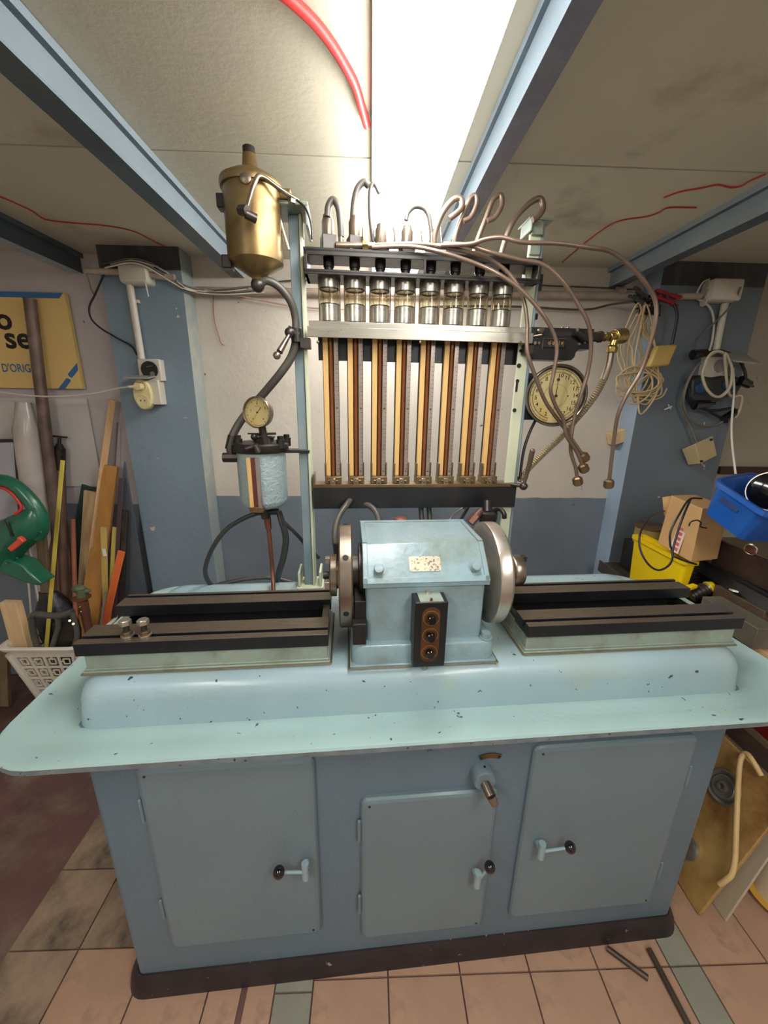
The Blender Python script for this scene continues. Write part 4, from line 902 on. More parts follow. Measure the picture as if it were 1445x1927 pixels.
def stick(name, label, cat, t0, t1, w_, th, m_, Yt=1.86, Yb=1.74, floor=True, rnd_=False, group=None, pts=None, twist=0, ze=None):
    a, c = A(*t0, Yt), A(*t1, Yb); d = (c-a); zend = ze or (.003 if floor else .05)
    s_ = (zend-a.z)/d.z; e = a+d*s_
    wm = w_/FPX*(a-CAM).dot(fwd)
    b = MB()
    if rnd_: b.cyl(e, a, wm/2, n=14)
    else: b.bar(e, a, wm, th, up=V((sin(twist), -cos(twist), 0)))
    o = b.build(name, m_, bevel=.0012 if not rnd_ else 0)
    return tag(o, label, cat, group)
kbx = dict(floor=False)
stick('metal_pole', 'tall rusty metal pole leaning in front of the tan sign', 'pole', (56, 562), (104, 960), 20, .02, W['rust'], 1.845, 1.79, rnd_=True, floor=False)
# film-wrapped roll
a, c = A(44, 757, 1.81), A(72, 965, 1.785); e = a+(c-a)*((.06-a.z)/(c.z-a.z))
x_, y_, z_ = frame_from(a-e); L = (a-e).length; rg = random.Random(5); rings_ = []
for k in range(24):
    tt = k/23; r = .05+rg.uniform(-.002, .002) if k < 22 else (.05-.012*(k-21))
    rings_.append([e+z_*L*tt+(x_*cos(2*pi*j/18)*(1+.25*(tt > .9)*rg.uniform(-1, 1))+y_*sin(2*pi*j/18))*max(r, .012)*(1+rg.uniform(-.03, .03)) for j in range(18)])
tag(MB().rings(rings_).build('wrapped_roll', W['film'], smooth=70), 'long roll wrapped in milky plastic film standing in the basket', 'roll')
# framed panel
fy = 1.8
t = tag(ppoly(MB(), [(-70, 832), (26, 830), (38, 1010), (-70, 1016)], fy, .006).build('framed_panel', mat('panel_grey', (176, 174, 186), .3, 0, .04, 4, coat=.5)), 'black-framed pale panel at the left edge above the green tool', 'frame')
b = MB()
for q in ([(-70, 828), (30, 826), (30, 832), (-70, 834)], [(25, 828), (31, 828), (44, 1012), (37, 1012)]): ppoly(b, q, fy-.006, .018)
b.build('frame_edge', M['black'], t)
stick('white_strip', 'thin cream strip leaning beside the black frame', 'strip', (32, 828), (46, 1000), 3, .006, W['white'], 1.79, 1.72, floor=False)
# T-topped tool
a, c = A(112, 824, 1.85), A(118, 1000, 1.78); d = (a-c).normalized(); e = c+(c-a)*((.05-c.z)/(c.z-a.z))
t = thing('scraper_tool', 'old dark wooden shaft with an iron T-shaped top', 'tool', e)
e = V(WM[t.name].translation)
MB().cyl(e, A(112, 884, 1.84), .02, .022, n=12).build('shaft', W['brown'], t)
MB().cyl(A(112, 884, 1.84), A(112, 845, 1.845), .023, .0235, n=14).cyl(A(112, 845, 1.845), A(112, 835, 1.847), .0235, .01, n=14).cyl(A(112, 836, 1.847), a, .007, n=10).build('ferrule', M['cap'], t)
MB().bar(A(95, 820, 1.85), A(125, 823, 1.85), .014, .006, up=Z).build('t_bar', M['cap'], t)
stick('yellow_rule', 'long yellow metal rule with a slot at its top end', 'ruler', (118, 866), (90, 1185), 8, .003, W['rule'], 1.66, 1.60, floor=False)
stick('brown_plank', 'narrow dark brown plank right of the yellow rule', 'plank', (113, 950), (133, 1150), 19, .012, W['brown'], 1.84, 1.72, floor=False)
stick('brown_plank', 'dark brown stick leaning directly left of the yellow rule', 'plank', (96, 930), (105, 1150), 15, .012, W['brown'], 1.83, 1.68, floor=False)
stick('weathered_stake', 'weathered grey-brown stake with a rounded top below the green tool', 'stake', (78, 1010), (92, 1170), 17, .015, W['weath'], 1.71, 1.67, floor=False)
stick('terracotta_rod', 'slim terracotta-coloured rod standing alone right of the brown planks', 'rod', (137, 977), (142, 1150), 8, .01, W['terra'], 1.8, 1.70, rnd_=True, floor=False)
stick('white_rod', 'thin white rod slanting under the green tool', 'rod', (55, 1025), (76, 1150), 3, .004, W['white'], 1.7, 1.66, rnd_=True, floor=False, ze=.3)
stick('green_board', 'dark green board standing behind the pale boards', 'board', (168, 915), (138, 1095), 26, .01, W['dgreen'], 1.885, 1.87)
stick('pale_board', 'pale wooden board with a slanted top', 'board', (171, 924), (160, 1090), 22, .015, W['pale'], 1.865, 1.82)
stick('pine_batten', 'tallest pine batten reaching up to the white cable', 'batten', (211, 752), (166, 1085), 11, .03, W['pine'], 1.86, 1.78, twist=.6)
stick('orange_board', 'broad orange-brown board with a square top', 'board', (209, 876), (172, 1180), 25, .016, W['oak'], 1.83, 1.70)
stick('brown_board', 'second orange-brown board lower down behind the broad one', 'board', (186, 1035), (160, 1180), 28, .012, W['oak'], 1.76, 1.70)
t = stick('olive_strip', 'olive strip carrying a small white sticker', 'strip', (195, 992), (198, 1106), 11, .006, W['olive'], 1.70, 1.68)
q = A(197, 1039, 1.68); MB().box(q.x-.008, q.x+.008, 1.677, 1.679, q.z-.018, q.z+.018).build('sticker', M['white'], t)
stick('yellow_strip', 'yellowish strip between the olive and the orange ones', 'strip', (217, 992), (208, 1150), 10, .006, W['yel'], 1.72, 1.69)
stick('orange_strip', 'bright orange plastic strip leaning to the right', 'strip', (229, 1037), (196, 1180), 13, .006, W['orange'], 1.68, 1.64)
stick('purple_rod', 'very thin purple rod rising beside the pine batten', 'rod', (221, 795), (216, 885), 2, .003, mat('purple', (120, 80, 96), .5), 1.87, 1.85, rnd_=True)
b = MB(); ppoly(b, [(233, 868), (222, 985), (216, 1160), (262, 1200), (282, 1160)], 1.72, .012)
t = tag(b.build('slate_panel', W['slate'], bevel=.001), 'dark slate-grey triangular panel leaning on the blue pillar', 'panel')
stick('dark_rail', 'dark purple-brown rail in front of the slate panel', 'rail', (229, 900), (216, 1150), 8, .01, mat('rail_purple', (74, 58, 62), .5), 1.7, 1.68)
stick('grey_rail', 'grey steel rail standing in front of the slate panel', 'rail', (236, 960), (228, 1150), 10, .01, M['darkmetal'], 1.7, 1.67)
# pale block, dark bag, hand saw, turned handle in the basket
stick('pale_block', 'wide pale offcut of wood standing at the left in the basket', 'wood', (20, 1132), (41, 1212), 31, .03, W['pale'], 1.505, 1.512, floor=False, ze=.3)
stick('dark_wedge', 'small dark brown wedge beside the pale offcut', 'wood', (47, 1190), (52, 1215), 12, .02, W['brown'], 1.55, 1.57, floor=False, ze=.3)
rg = random.Random(9); vs_ = MB(); q = V((-1.475, 1.69, .42))
rings_ = []
for k in range(9):
    z = k/8; r = .1*sin(pi*(.12+.76*z))
    rings_.append([V((q.x-.03*z+cos(2*pi*j/20)*r*(1+rg.uniform(-.12, .12)), q.y+sin(2*pi*j/20)*r*.75*(1+rg.uniform(-.12, .12)), (.22+z*.4))) for j in range(20)])
tag(vs_.rings(rings_).build('black_bag', mat('black_film', (34, 34, 38), .35, 0, .2, 8, bump=.8, bscale=14), smooth=60), 'crumpled black plastic bag stuffed in the basket', 'bag')
sy_ = 1.47
t = thing('hand_saw', 'old hand saw with a dark grey handle standing in the basket', 'saw', A(100, 1210, sy_+.01))
b = MB(); b.tube([A(58, 1165, sy_), A(66, 1156, sy_), A(90, 1158, sy_), A(115, 1158, sy_), A(137, 1151, sy_)], .013, 12)
b.tube([A(60, 1162, sy_), A(62, 1185, sy_), A(70, 1215, sy_), A(80, 1240, sy_)], .0125, 12)
b.tube([A(135, 1152, sy_), A(141, 1170, sy_), A(145, 1195, sy_), A(140, 1215, sy_)], .010, 12)
b.tube([A(108, 1160, sy_), A(110, 1180, sy_), A(104, 1200, sy_), A(98, 1220, sy_)], .0105, 12)
b.build('saw_handle', mat('saw_grey', (78, 74, 70), .4, 0, .2, 10), t, smooth=60)
b = MB(); ppoly(b, [(98, 1172), (142, 1168), (140, 1215), (128, 1245), (104, 1245)], sy_+.004, .002); b.build('saw_blade', M['darkmetal'], t)
for px, py in ((131, 1168), (138, 1174)): MB().cyl(A(px, py, sy_-.012), A(px, py, sy_+.006), .005, n=10).build('saw_screw', M['steel'], t)
ay = 1.5; q = A(154, 1126, ay)
t = thing('turned_handle', 'turned copper-brown tool handle with a brass collar near the rail end', 'tool', V((q.x, ay, .2)))
MB().lathe([(.018, -q.z+.005), (.016, -.2), (.017, -.075), (.019, -.07), (.019, -.002), (.022, 0), (.034, .002), (.034, .006), (.02, .009)], q, Z, 24).build('handle_body', M['copper'], t, smooth=50)
MB().sphere(q+V((0, -.019, -.03)), .006, 10).sphere(q+V((0, -.019, -.052)), .005, 10).sphere(q+V((0, -.019, -.018)), .004, 10).build('brass_beads', M['brassbright'], t)
MB().sphere(q+V((-.005, 0, .045)), .022, 12, 1.2, 1, .8).sphere(q+V((.025, 0, .035)), .012, 10, 1.6, 1, .8).cyl(q, q+V((.01, 0, .04)), .02, n=12).build('green_knob', mat('verdigris', (84, 90, 66), .6, 0, .2, 20), t)
stick('arrow_rod', 'slim silver rod with an arrow-shaped nut before the orange strip', 'rod', (199, 1112), (189, 1178), 4, .006, M['steel'], 1.6, 1.58, rnd_=True)
stick('olive_plank', 'olive-brown plank standing on the floor left of the basket', 'plank', (2, 1215), (6, 1330), 26, .02, W['weath'], 1.72, 1.66)
# green power tool
gy = 1.54; GK = gy/1.4
t = thing('power_tool', 'green electric hand tool with a loop handle and red trigger', 'power tool', A(20, 1100, gy))
b = MB(); b.tube([A(-10, 1015, gy), A(-42, 1000, gy), A(-62, 965, gy), A(-55, 925, gy), A(-30, 908, gy), A(0, 904, gy), A(25, 912, gy), A(48, 932, gy), A(68, 958, gy), A(78, 985, gy), A(70, 1010, gy)], .021, 16, rf=lambda u: (.8+.5*u)*GK)
b.build('loop_handle', W['green'], t, smooth=60)
def blob(path, name, m_, n=20, sy=.5):
    rs_ = []
    P_ = path
    for (px, py, rpx, rw) in P_:
        c_ = A(px, py, gy); rs_.append((c_, rpx*GK, rw*GK))
    rr_ = []
    for i, (c_, r, rw) in enumerate(rs_):
        rr_.append([c_+X*(cos(2*pi*j/n)*r)+Y*(sin(2*pi*j/n)*rw) for j in range(n)])
    return MB().rings(rr_).build(name, m_, t, smooth=60)
blob([(66, 952, .014, .02), (58, 964, .045, .036), (46, 978, .08, .05), (42, 992, .092, .054), (36, 1006, .094, .054), (26, 1020, .084, .05), (16, 1034, .07, .046), (10, 1047, .06, .042), (8, 1058, .056, .04), (5, 1070, .05, .036)], 'motor_housing', W['green'])
b = MB(); ppoly(b, [(-30, 1040), (10, 1052), (42, 1064), (60, 1084), (79, 1099), (70, 1103), (48, 1097), (20, 1086), (-30, 1066)], gy-.04, .075); b.build('guard', W['green'], t, bevel=.006)
MB().tube([A(-46, 950, gy-GK*.02), A(-36, 925, gy-GK*.02), A(0, 918, gy-GK*.02), A(20, 927, gy-GK*.022), A(36, 945, gy-GK*.022), A(40, 958, gy-GK*.024), A(28, 968, gy-GK*.03)], .0055, 8).build('red_trim', M['red'], t, smooth=60)
MB().bar(A(20, 1034, gy-.056), A(44, 1014, gy-.056), .022, .016).bar(A(36, 1010, gy-.056), A(46, 1020, gy-.056), .014, .02).build('trigger', mat('orange_red', (222, 82, 54), .4), t, bevel=.004)
MB().bar(A(11, 978, gy-.059), A(24, 1010, gy-.06), .010, .006).build('vent_slot', M['black'], t, bevel=.002)
for px, py in ((65, 957), (77, 1001), (32, 1050), (12, 1060)): MB().cyl(A(px, py, gy-.057), A(px, py, gy-.02), .003, n=8).build('case_screw', M['black'], t)

# ------------------------------------------------------------------ electrics on the left pillar and wall
py_ = PD
def W_(name, label, cat, pts, r, m_, n=8, k=6, group=None):
    return tag(MB().tube([A(*q) for q in pts], r, n, k).build(name, m_, smooth=60), label, cat, group)
m_cond = mat('painted_conduit', (176, 160, 146), .5, 0, .15, 14, col2=(150, 124, 112), c2amt=.5, c2scale=8)
t = tag(MB().cyl(A(350, 547, WD-.03), A(1205, 557, WD-.03), .0155, n=14).build('conduit_pipe', m_cond), 'long painted conduit pipe running under the ceiling along the back wall', 'pipe')
for px in (450, 620, 1160): MB().cyl(A(px, 548, WD-.03), A(px+14, 548, WD-.03), .018, n=14).build('pipe_coupling', m_cond, t)
q0, q1 = A(216, 486, py_-.06), A(250, 532, py_-.06)
t = tag(MB().rings([[V((p.x, y, p.y)) for p in rrect(q0.x, q0.x+.112, q1.z, q0.z-.004, .014, 0, 4)] for y in (py_, py_-.05)]+[[V((p.x, py_-.058, p.y)) for p in rrect(q0.x+.006, q0.x+.106, q1.z+.006, q0.z-.01, .012, 0, 4)]]).build('junction_box', M['plastic'], smooth=50), 'grey-white junction box at the head of the left blue pillar', 'junction box')
bc = V((q0.x+.056, py_-.03, (q0.z+q1.z)/2))
t = tag(MB().cyl(bc+V((.056, 0, -.005)), V((-.78, PD-.03, bc.z-.012)), .0125, n=12).cyl(bc-V((.056, 0, -.002)), V((-1.12, PD-.03, bc.z+.004)), .012, n=12).build('conduit_pipe', m_cond), 'short conduit crossing the left pillar head either side of its box', 'pipe')
c0, c1 = A(244, 534, py_-.022), A(272, 705, py_-.022); c1.x = c0.x+.004
t = tag(MB().cyl(c0, c1, .0135, n=14).build('white_conduit', M['plastic']), 'vertical off-white conduit dropping down the left pillar', 'conduit')
for z in (c0.z-.06, c1.z+.03): MB().box(c0.x-.018, c0.x+.02, py_-.012, py_, z-.006, z+.006).build('conduit_clip', M['plastic'], t, bevel=.002)
sx, sz = A(283, 697, py_-.04).x, A(283, 697, py_-.04).z
t = thing('round_socket', 'square white socket with a black round face on the left pillar', 'socket', (sx, py_, sz-.045))
MB().box(sx-.05, sx+.042, py_-.04, py_, sz-.042, sz+.045).build('socket_case', M['plastic'], t, bevel=.004)
MB().cyl((sx-.002, py_-.045, sz+.002), (sx-.002, py_-.04, sz+.002), .034, n=28).build('socket_face', M['black'], t)
MB().cyl((sx+.01, py_-.0475, sz-.014), (sx+.01, py_-.045, sz-.014), .010, n=16).bar((sx-.01, py_-.0475, sz+.014), (sx+.014, py_-.0475, sz+.018), .003, .002).build('dial_marks', M['worn'], t)
q = A(266, 738, py_-.06)
t = thing('double_socket', 'ivory double wall socket with a plug in its upper outlet', 'socket', (q.x, py_, q.z-.06))
MB().box(q.x+.01, q.x+.07, py_-.05, py_, q.z-.05, q.z+.05).build('back_box', M['plastic'], t, bevel=.003)
MB().rings([[V((q.x+.005+cos(a)*.036*s_, y, q.z-.008+sin(a)*.062*s_)) for a in [2*pi*i/28 for i in range(28)]] for y, s_ in ((py_-.03, 1), (py_-.064, 1), (py_-.068, .95))]).build('socket_body', M['ivory'], t, smooth=40)
for dz in (.022, -.034):
    MB().lathe([(.025, 0), (.025, .002), (.022, .0025), (.021, .0005), (.001, .0005)], (q.x+.005, py_-.068, q.z+dz), (0, -1, 0), 24).build('outlet', M['ivory'], t)
    for dx in (-.008, .008): MB().cyl((q.x+.005+dx, py_-.0692, q.z+dz), (q.x+.005+dx, py_-.0686, q.z+dz), .0028, n=10).build('contact_hole', M['dark'], t)
f = MB(); f.obox((q.x+.01, py_-.06, q.z+.062), X*.05, V((0, .045, .008)), Z*.0025); f.build('flap', mat('grey_plastic', (150, 148, 142), .5), t)
t = thing('power_plug', 'ivory plug of the long white cable in the double socket', 'plug', (q.x-.005, py_-.08, q.z+.01))
MB().cyl((q.x+.005, py_-.0705, q.z+.022), (q.x+.005, py_-.095, q.z+.022), .016, .014, n=16).cyl((q.x+.005, py_-.09, q.z+.022), (q.x-.03, py_-.094, q.z+.02), .007, .005, n=10).build('plug_body', M['ivory'], t, smooth=50)
MB().tube([V((q.x-.028, py_-.094, q.z+.02)), A(220, 731, 1.7), A(180, 740, 1.7), A(120, 746, 1.7), A(60, 745, 1.7), A(0, 738, 1.7), A(-60, 734, 1.7)], .0032, 8).build('plug_cable', M['plastic'], t, smooth=60)
W_('black_cable', 'black cable looping from the left beam end down to the socket on the pillar', 'cable', [(208, 492, PD-.03), (196, 515, PD-.03), (186, 538, PD-.02), (178, 556, PD-.012), (168, 578, PD-.01), (172, 600, PD-.01), (190, 618, PD-.012), (220, 636, PD-.012), (248, 652, PD-.012), (258, 668, PD-.012)], .0038, M['blackcable'])
W_('grey_cable', 'short grey cable hanging beside the black one at the beam end', 'cable', [(159, 505, PD-.03), (166, 525, PD-.02), (172, 545, PD-.012), (178, 556, PD-.01)], .0026, M['greycable'])
for k in range(6):
    rg = random.Random(k+20); o_ = [rg.uniform(-3, 3) for _ in range(12)]
    W_('loose_cable', ['topmost cable of the bundle along the conduit, grey', 'second cable of the conduit bundle from the top, tan-grey', 'third cable of the conduit bundle, whitish', 'fourth cable of the conduit bundle, grey', 'fifth cable of the conduit bundle, tan-grey', 'lowest cable of the conduit bundle, whitish'][k], 'cable', [(200+o_[0]*3, 494+k*2, PD-.035), (245, 487+k*1.5, PD-.075), (275, 492+k*2, PD-.06), (300, 503+k*2.2+o_[1], PD-.045), (325, 520+k*2+o_[2], PD-.03), (350, 536+k*2+o_[3]*.6, PD-.01), (385, 546+k*1.2, WD-.05), (430, 548+(k-2)*2, WD-.055), (480+o_[4]*8, 546+(k-3)*2.2, WD-.05)], .0032, (M['greycable'], M['hose'], M['plastic'])[k % 3], group='cables bundled along the conduit')
W_('white_lead', 'short stripped white lead sticking out of the left junction box', 'cable', [(268, 522, PD-.05), (274, 535, PD-.05), (279, 558, PD-.045)], .003, M['plastic'], 8, 4)
W_('pink_cable', 'thin pinkish cable sagging from the conduit to the left post', 'cable', [(385, 546, WD-.05), (430, 553, WD-.045), (500, 567, WD-.03), (560, 577, WD-.02), (640, 582, WD-.02), (760, 584, WD-.02)], .0035, mat('pink_cable', (186, 150, 132), .5))
W_('thin_cable', 'thin grey cable running just above the conduit on the back wall', 'cable', [(455, 543, WD-.03), (520, 530, WD-.02), (600, 527, WD-.012), (760, 528, WD-.012), (960, 533, WD-.012), (1040, 538, WD-.012), (1120, 541, WD-.012), (1200, 545, WD-.012)], .0028, M['hose'])
W_('red_line', 'thin red wire dangling from the conduit left of the filter', 'wire', [(401, 553, WD-.01), (402, 580, WD-.008), (404, 605, WD-.008), (411, 630, WD-.008), (416, 645, WD-.008), (422, 650, WD-.008)], .0018, mat('wire_red', (176, 96, 84), .5))
# red-marked cracks, built as thin tubes, and the broad red cable on the ceiling
redm = mat('crack_red', (196, 66, 58), .6, 0, .1)
def ceil_line(pts, label, r=.0022, mm=None):
    return tag(MB().tube([F(px, py, CZ-.002) for px, py in pts], r, 6, 4).build('red_line', mm or redm, smooth=60), label, 'wire')
ceil_line([(0, 370), (35, 385), (60, 397), (85, 413), (130, 419), (200, 425), (250, 435), (285, 452), (310, 464)], 'thin red-marked crack along the ceiling between the two left beams')
ceil_line([(1058, 494), (1090, 466), (1130, 435), (1165, 416), (1215, 408), (1240, 400), (1258, 391), (1310, 391)], 'longer thin red-marked crack on the ceiling right of the rack')
ceil_line([(1249, 372), (1280, 361), (1320, 354), (1350, 348), (1375, 353), (1395, 350), (1410, 341), (1440, 328)], 'shorter thin red-marked crack on the ceiling before the right beam')
tag(MB().tube([F(px, py, CZ-.012) for px, py in ((300, -130), (420, -85), (490, -40), (528, -15), (553, 5), (590, 40), (622, 80), (650, 125), (668, 160), (680, 200), (690, 235))], .0085, 12, 6).build('red_cable', mat('red_cable', (214, 60, 58), .45)), 'thick red cable curving across the ceiling towards the lamp', 'cable')

# ================================================================== RIGHT OF THE BENCH
def AX_(px, py, Xp):                     # world point on the plane X=Xp
    d = ray(px, py); return CAM + d*(Xp/d.x)
def hexa(mb, p):                         # eight corners: near/left face 0-3, opposite 4-7
    return mb.add(p, [(0, 1, 2, 3), (7, 6, 5, 4), (0, 4, 5, 1), (1, 5, 6, 2), (2, 6, 7, 3), (3, 7, 4, 0)])
# junction box and conduit on the right pillar
q0, q1 = A(1342, 524, PD-.05), A(1396, 566, PD-.06)
t = tag(MB().rings([[V((p.x, y, p.y)) for p in rrect(q0.x, q1.x-.004, q1.z, q0.z, .01, 0, 4)] for y in (PD, PD-.055)]+[[V((p.x, PD-.062, p.y)) for p in rrect(q0.x+.006, q1.x-.01, q1.z+.006, q0.z-.006, .009, 0, 4)]]).build('junction_box', M['plastic'], smooth=50), 'beige junction box at the head of the right pillar', 'junction box')
for k in (0, 1, 2): MB().lathe([(.017, 0), (.017, .006), (.012, .006), (.012, .002), (.001, .002)], V((q0.x, PD-.03, q0.z-.018-.032*k)), (-1, 0, 0), 18).build('cable_entry', M['plastic'], t)
zc = q0.z-.06
t = tag(MB().cyl((q0.x-.02, PD-.026, zc), (q0.x-.125, PD-.03, zc-.004), .0125, n=12).build('conduit_pipe', m_cond), 'short conduit stub left of the right junction box', 'pipe')
tag(MB().tube([(q0.x-.128, PD-.03, zc-.004), (q0.x-.18, PD-.035, zc-.003), (1.235, PD-.04, zc-.002)], .006, 8).build('black_cable', M['blackcable'], smooth=60), 'black cable between the conduit stub and the red clamp', 'cable')
a, c = A(1364, 571, PD-.02), A(1345, 658, PD-.02); c.x = a.x+.008
tag(MB().cyl(a, c, .0135, n=14).build('white_conduit', M['plastic']), 'vertical off-white conduit below the right junction box', 'conduit')
# socket and adapters on the pillar
q = A(1352, 690, PD-.04)
t = thing('wall_socket', 'white square socket with a raised grey flap on the right pillar', 'socket', (q.x, PD, q.z-.05))
MB().box(q.x-.055, q.x+.045, PD-.04, PD, q.z-.045, q.z+.04).build('socket_case', M['plastic'], t, bevel=.004)
MB().cyl((q.x+.005, PD-.043, q.z+.003), (q.x+.005, PD-.038, q.z+.003), .027, n=24).build('socket_face', mat('grey_plastic', (150, 148, 142)), t)
MB().obox((q.x+.05, PD-.075, q.z+.035), V((.058, 0, -.004)), V((0, .045, .024)), Z*.003).build('flap', MATS['grey_plastic'], t)
t = thing('socket_adapter', 'black multi-way adapter with two round blue faces on the right pillar', 'adapter', A(1345, 765, PD-.03))
ps = [(1303, 715), (1316, 705), (1340, 711), (1360, 707), (1392, 709), (1396, 728), (1385, 745), (1360, 748), (1345, 762), (1312, 768), (1300, 745)]
b = MB(); ppoly(b, ps, PD-.06, .045); b.build('adapter_body', M['rubber'], t, bevel=.008)
for px, py, r in ((1370, 724, .026), (1318, 730, .024)):
    MB().lathe([(r, 0), (r, .008), (r*.9, .012), (r*.82, .006), (.001, .006)], A(px, py, PD-.06)+V((0, .004, 0)), (0, -1, 0), 26).build('round_face', mat('navy_face', (40, 76, 128), .35), t)
b = MB()
for a_, c_ in (((1303, 668), (1328, 664)), ((1306, 762), (1334, 760)), ((1392, 716), (1410, 724)), ((1362, 790), (1382, 776))):
    p0, p1 = A(*a_, PD-.07), A(*c_, PD-.07); o = MB().cyl(p0, p1, .021, .017, n=12).cyl(p1, p1+(p1-p0)*.4, .008, .005, n=8).build('black_plug', M['knob'], smooth=50)
    tag(o, {1303: 'black plug at the top left of the adapter tangle on the right pillar', 1306: 'black plug under the left blue face of the adapter', 1392: 'black ribbed plug right of the hanging white cable', 1362: 'lowest black plug of the tangle on the right pillar'}[a_[0]], 'plug', 'black plugs in the tangle')
def loop_pts(cx, cy, rx, ry, Yp, a0=0, a1=360, n=16, jit=0, seed=0, dy=0):
    rg = random.Random(seed)
    return [(cx+(rx+rg.uniform(-jit, jit))*cos(radians(a0+(a1-a0)*i/n)), cy-(ry+rg.uniform(-jit, jit))*sin(radians(a0+(a1-a0)*i/n)), Yp-dy*i/n) for i in range(n+1)]
W_('cream_cable', 'cream cord coiled twice round the socket on the right pillar', 'cable', loop_pts(1350, 704, 27, 42, PD-.09, 60, 60+360*2, 30, 1.5, 3, .02)+[(1372, 742, PD-.09), (1395, 745, PD-.09), (1392, 770, PD-.085), (1384, 786, PD-.08)], .0055, mat('cream_cable', (196, 184, 158), .45), k=4)
W_('power_cable', 'grey cord sweeping round the left of the tangle down to the beige box', 'cable', [(1318, 682, PD-.07), (1300, 705, PD-.06), (1287, 735, PD-.05), (1282, 760, PD-.045), (1290, 785, PD-.04), (1300, 805, PD-.04), (1311, 832, PD-.05)], .0052, M['greycable'])
W_('power_cable', 'grey cord hanging in a wide bow under the adapter', 'cable', [(1310, 690, PD-.08), (1294, 720, PD-.07), (1286, 755, PD-.06), (1295, 785, PD-.05), (1318, 800, PD-.05), (1345, 800, PD-.05), (1362, 792, PD-.06)], .0045, M['greycable'])
W_('power_cable', 'black cord looping below the two blue faces', 'cable', [(1296, 730, PD-.05), (1300, 755, PD-.05), (1325, 770, PD-.05), (1352, 772, PD-.055), (1378, 768, PD-.06), (1384, 778, PD-.06), (1368, 790, PD-.06), (1345, 780, PD-.05), (1332, 772, PD-.05)], .0055, M['blackcable'])
W_('power_cable', 'black cord round the right side of the socket', 'cable', [(1330, 668, PD-.05), (1355, 660, PD-.04), (1385, 672, PD-.04), (1400, 695, PD-.05), (1404, 715, PD-.06)], .0055, M['blackcable'])
W_('grey_lead', 'thin grey lead from the box corner curving down to the black plug', 'cable', [(1394, 540, PD-.07), (1380, 570, PD-.05), (1352, 600, PD-.03), (1325, 625, PD-.02), (1310, 645, PD-.03), (1307, 664, PD-.06)], .0035, M['greycable'])
W_('white_lead', 'white lead from the conduit stub beside the vertical conduit', 'cable', [(1310, 553, PD-.03), (1322, 532, PD-.03), (1335, 525, PD-.03)], .0035, M['plastic'])
W_('white_lead', 'second white lead curving left of the vertical conduit', 'cable', [(1312, 562, PD-.02), (1335, 578, PD-.02), (1343, 605, PD-.02), (1340, 640, PD-.02), (1334, 662, PD-.03)], .0045, M['plastic'])
W_('white_cable', 'white cable hanging straight down to the blue bin', 'cable', [(1379, 693, PD-.1), (1381, 740, PD-.1), (1377, 790, PD-.11), (1377, 830, PD-.13), (1384, 892, PD-.2)], .0042, M['white'])
# square beige box hanging crooked
a = [A(*p, y_) for p, y_ in (((1295, 875), PD-.02), ((1317, 873), PD-.1), ((1308, 835), PD-.1), ((1283, 846), PD-.02))]
off = A(1349, 857, PD-.04)-a[1]
t = tag(hexa(MB(), a+[p+off for p in a]).build('beige_box', mat('beige_box', (206, 186, 140), .5, 0, .05), bevel=.002), 'small beige box hanging crooked on the right pillar', 'box')
fc = (a[1]+a[2])/2; 
for u_, w_ in ((.86, .86), (.1, .1)):
    p = a[1]+off*u_+(a[2]-a[1])*w_+V((-.002, -.004, 0)); MB().sphere(p, .007, 8, 1.3, .3, .8).build('black_mark', M['black'], t)
q = A(1160, 822, WD-.03)
tag(MB().obox(q, V((.03, 0, .012)), V((0, .028, 0)), V((-.01, 0, .027))).build('wood_block', W['pale'], bevel=.002), 'small wooden block fixed to the back wall behind the hanging pipe', 'block')
tag(MB().cyl(A(1262, 770, PD-.01), A(1258, 762, PD-.03), .003, n=6).cyl(A(1264, 765, PD-.02), A(1250, 771, PD-.02), .003, n=6).build('wall_hook', M['white'], smooth=0), 'tiny white hook on the right pillar beside the cable coil', 'hook')

# coil of beige cable hanging from the clamps
hub = (1213, 572)
t = thing('cable_coil', 'long beige cable gathered in hanging loops left of the right pillar', 'cable', A(*hub, PD-.04))
rg = random.Random(12)
cbm = mat('beige_cable', (200, 176, 134), .42, 0, .06)
specs = [(1176, 730, 1), (1182, 756, 1), (1170, 712, 1), (1190, 744, 1), (1200, 700, .8), (1186, 690, 1), (1164, 722, 1), (1196, 776, 1)]
pts = []
for k, (lx, by, s_) in enumerate(specs):
    rx_ = 1226+rg.uniform(-6, 22); Yk = PD-.02-.006*k
    top = (hub[0]+rg.uniform(-14, 20), hub[1]+rg.uniform(-4, 8), Yk-.02)
    pts += [top, (lx+10, hub[1]+48+rg.uniform(-8, 8), Yk), (lx-2, (hub[1]+by)/2+10, Yk), (lx+4, by-32, Yk), ((lx+rx_)/2-10, by+rg.uniform(-4, 6), Yk-.01), (rx_, by-40, Yk), (rx_-4+rg.uniform(-12, 4), (hub[1]+by)/2, Yk), (rx_-12, hub[1]+42, Yk)]
MB().tube([A(*p) for p in pts], .0036, 7, 6).build('cable_loops', cbm, t, smooth=60)
pts = []
for k in range(6):
    cx_, cy_ = 1205+rg.uniform(-14, 14), 722+rg.uniform(-10, 12); rx_, ry_ = 38+rg.uniform(-8, 10), 26+rg.uniform(-8, 14)
    tl_ = rg.uniform(-.8, .8)
    for i in range(9):
        an = 2*pi*i/9+k*.7
        pts.append((cx_+rx_*cos(an)-ry_*.3*tl_*sin(an), cy_+ry_*sin(an)+rx_*.4*tl_*cos(an), PD-.05-.004*k))
MB().tube([A(*p) for p in pts], .0036, 7, 5).build('tangled_end', cbm, t, smooth=60)
b = MB(); a0, a1 = A(1226, 690, PD-.1), A(1262, 650, PD-.1)
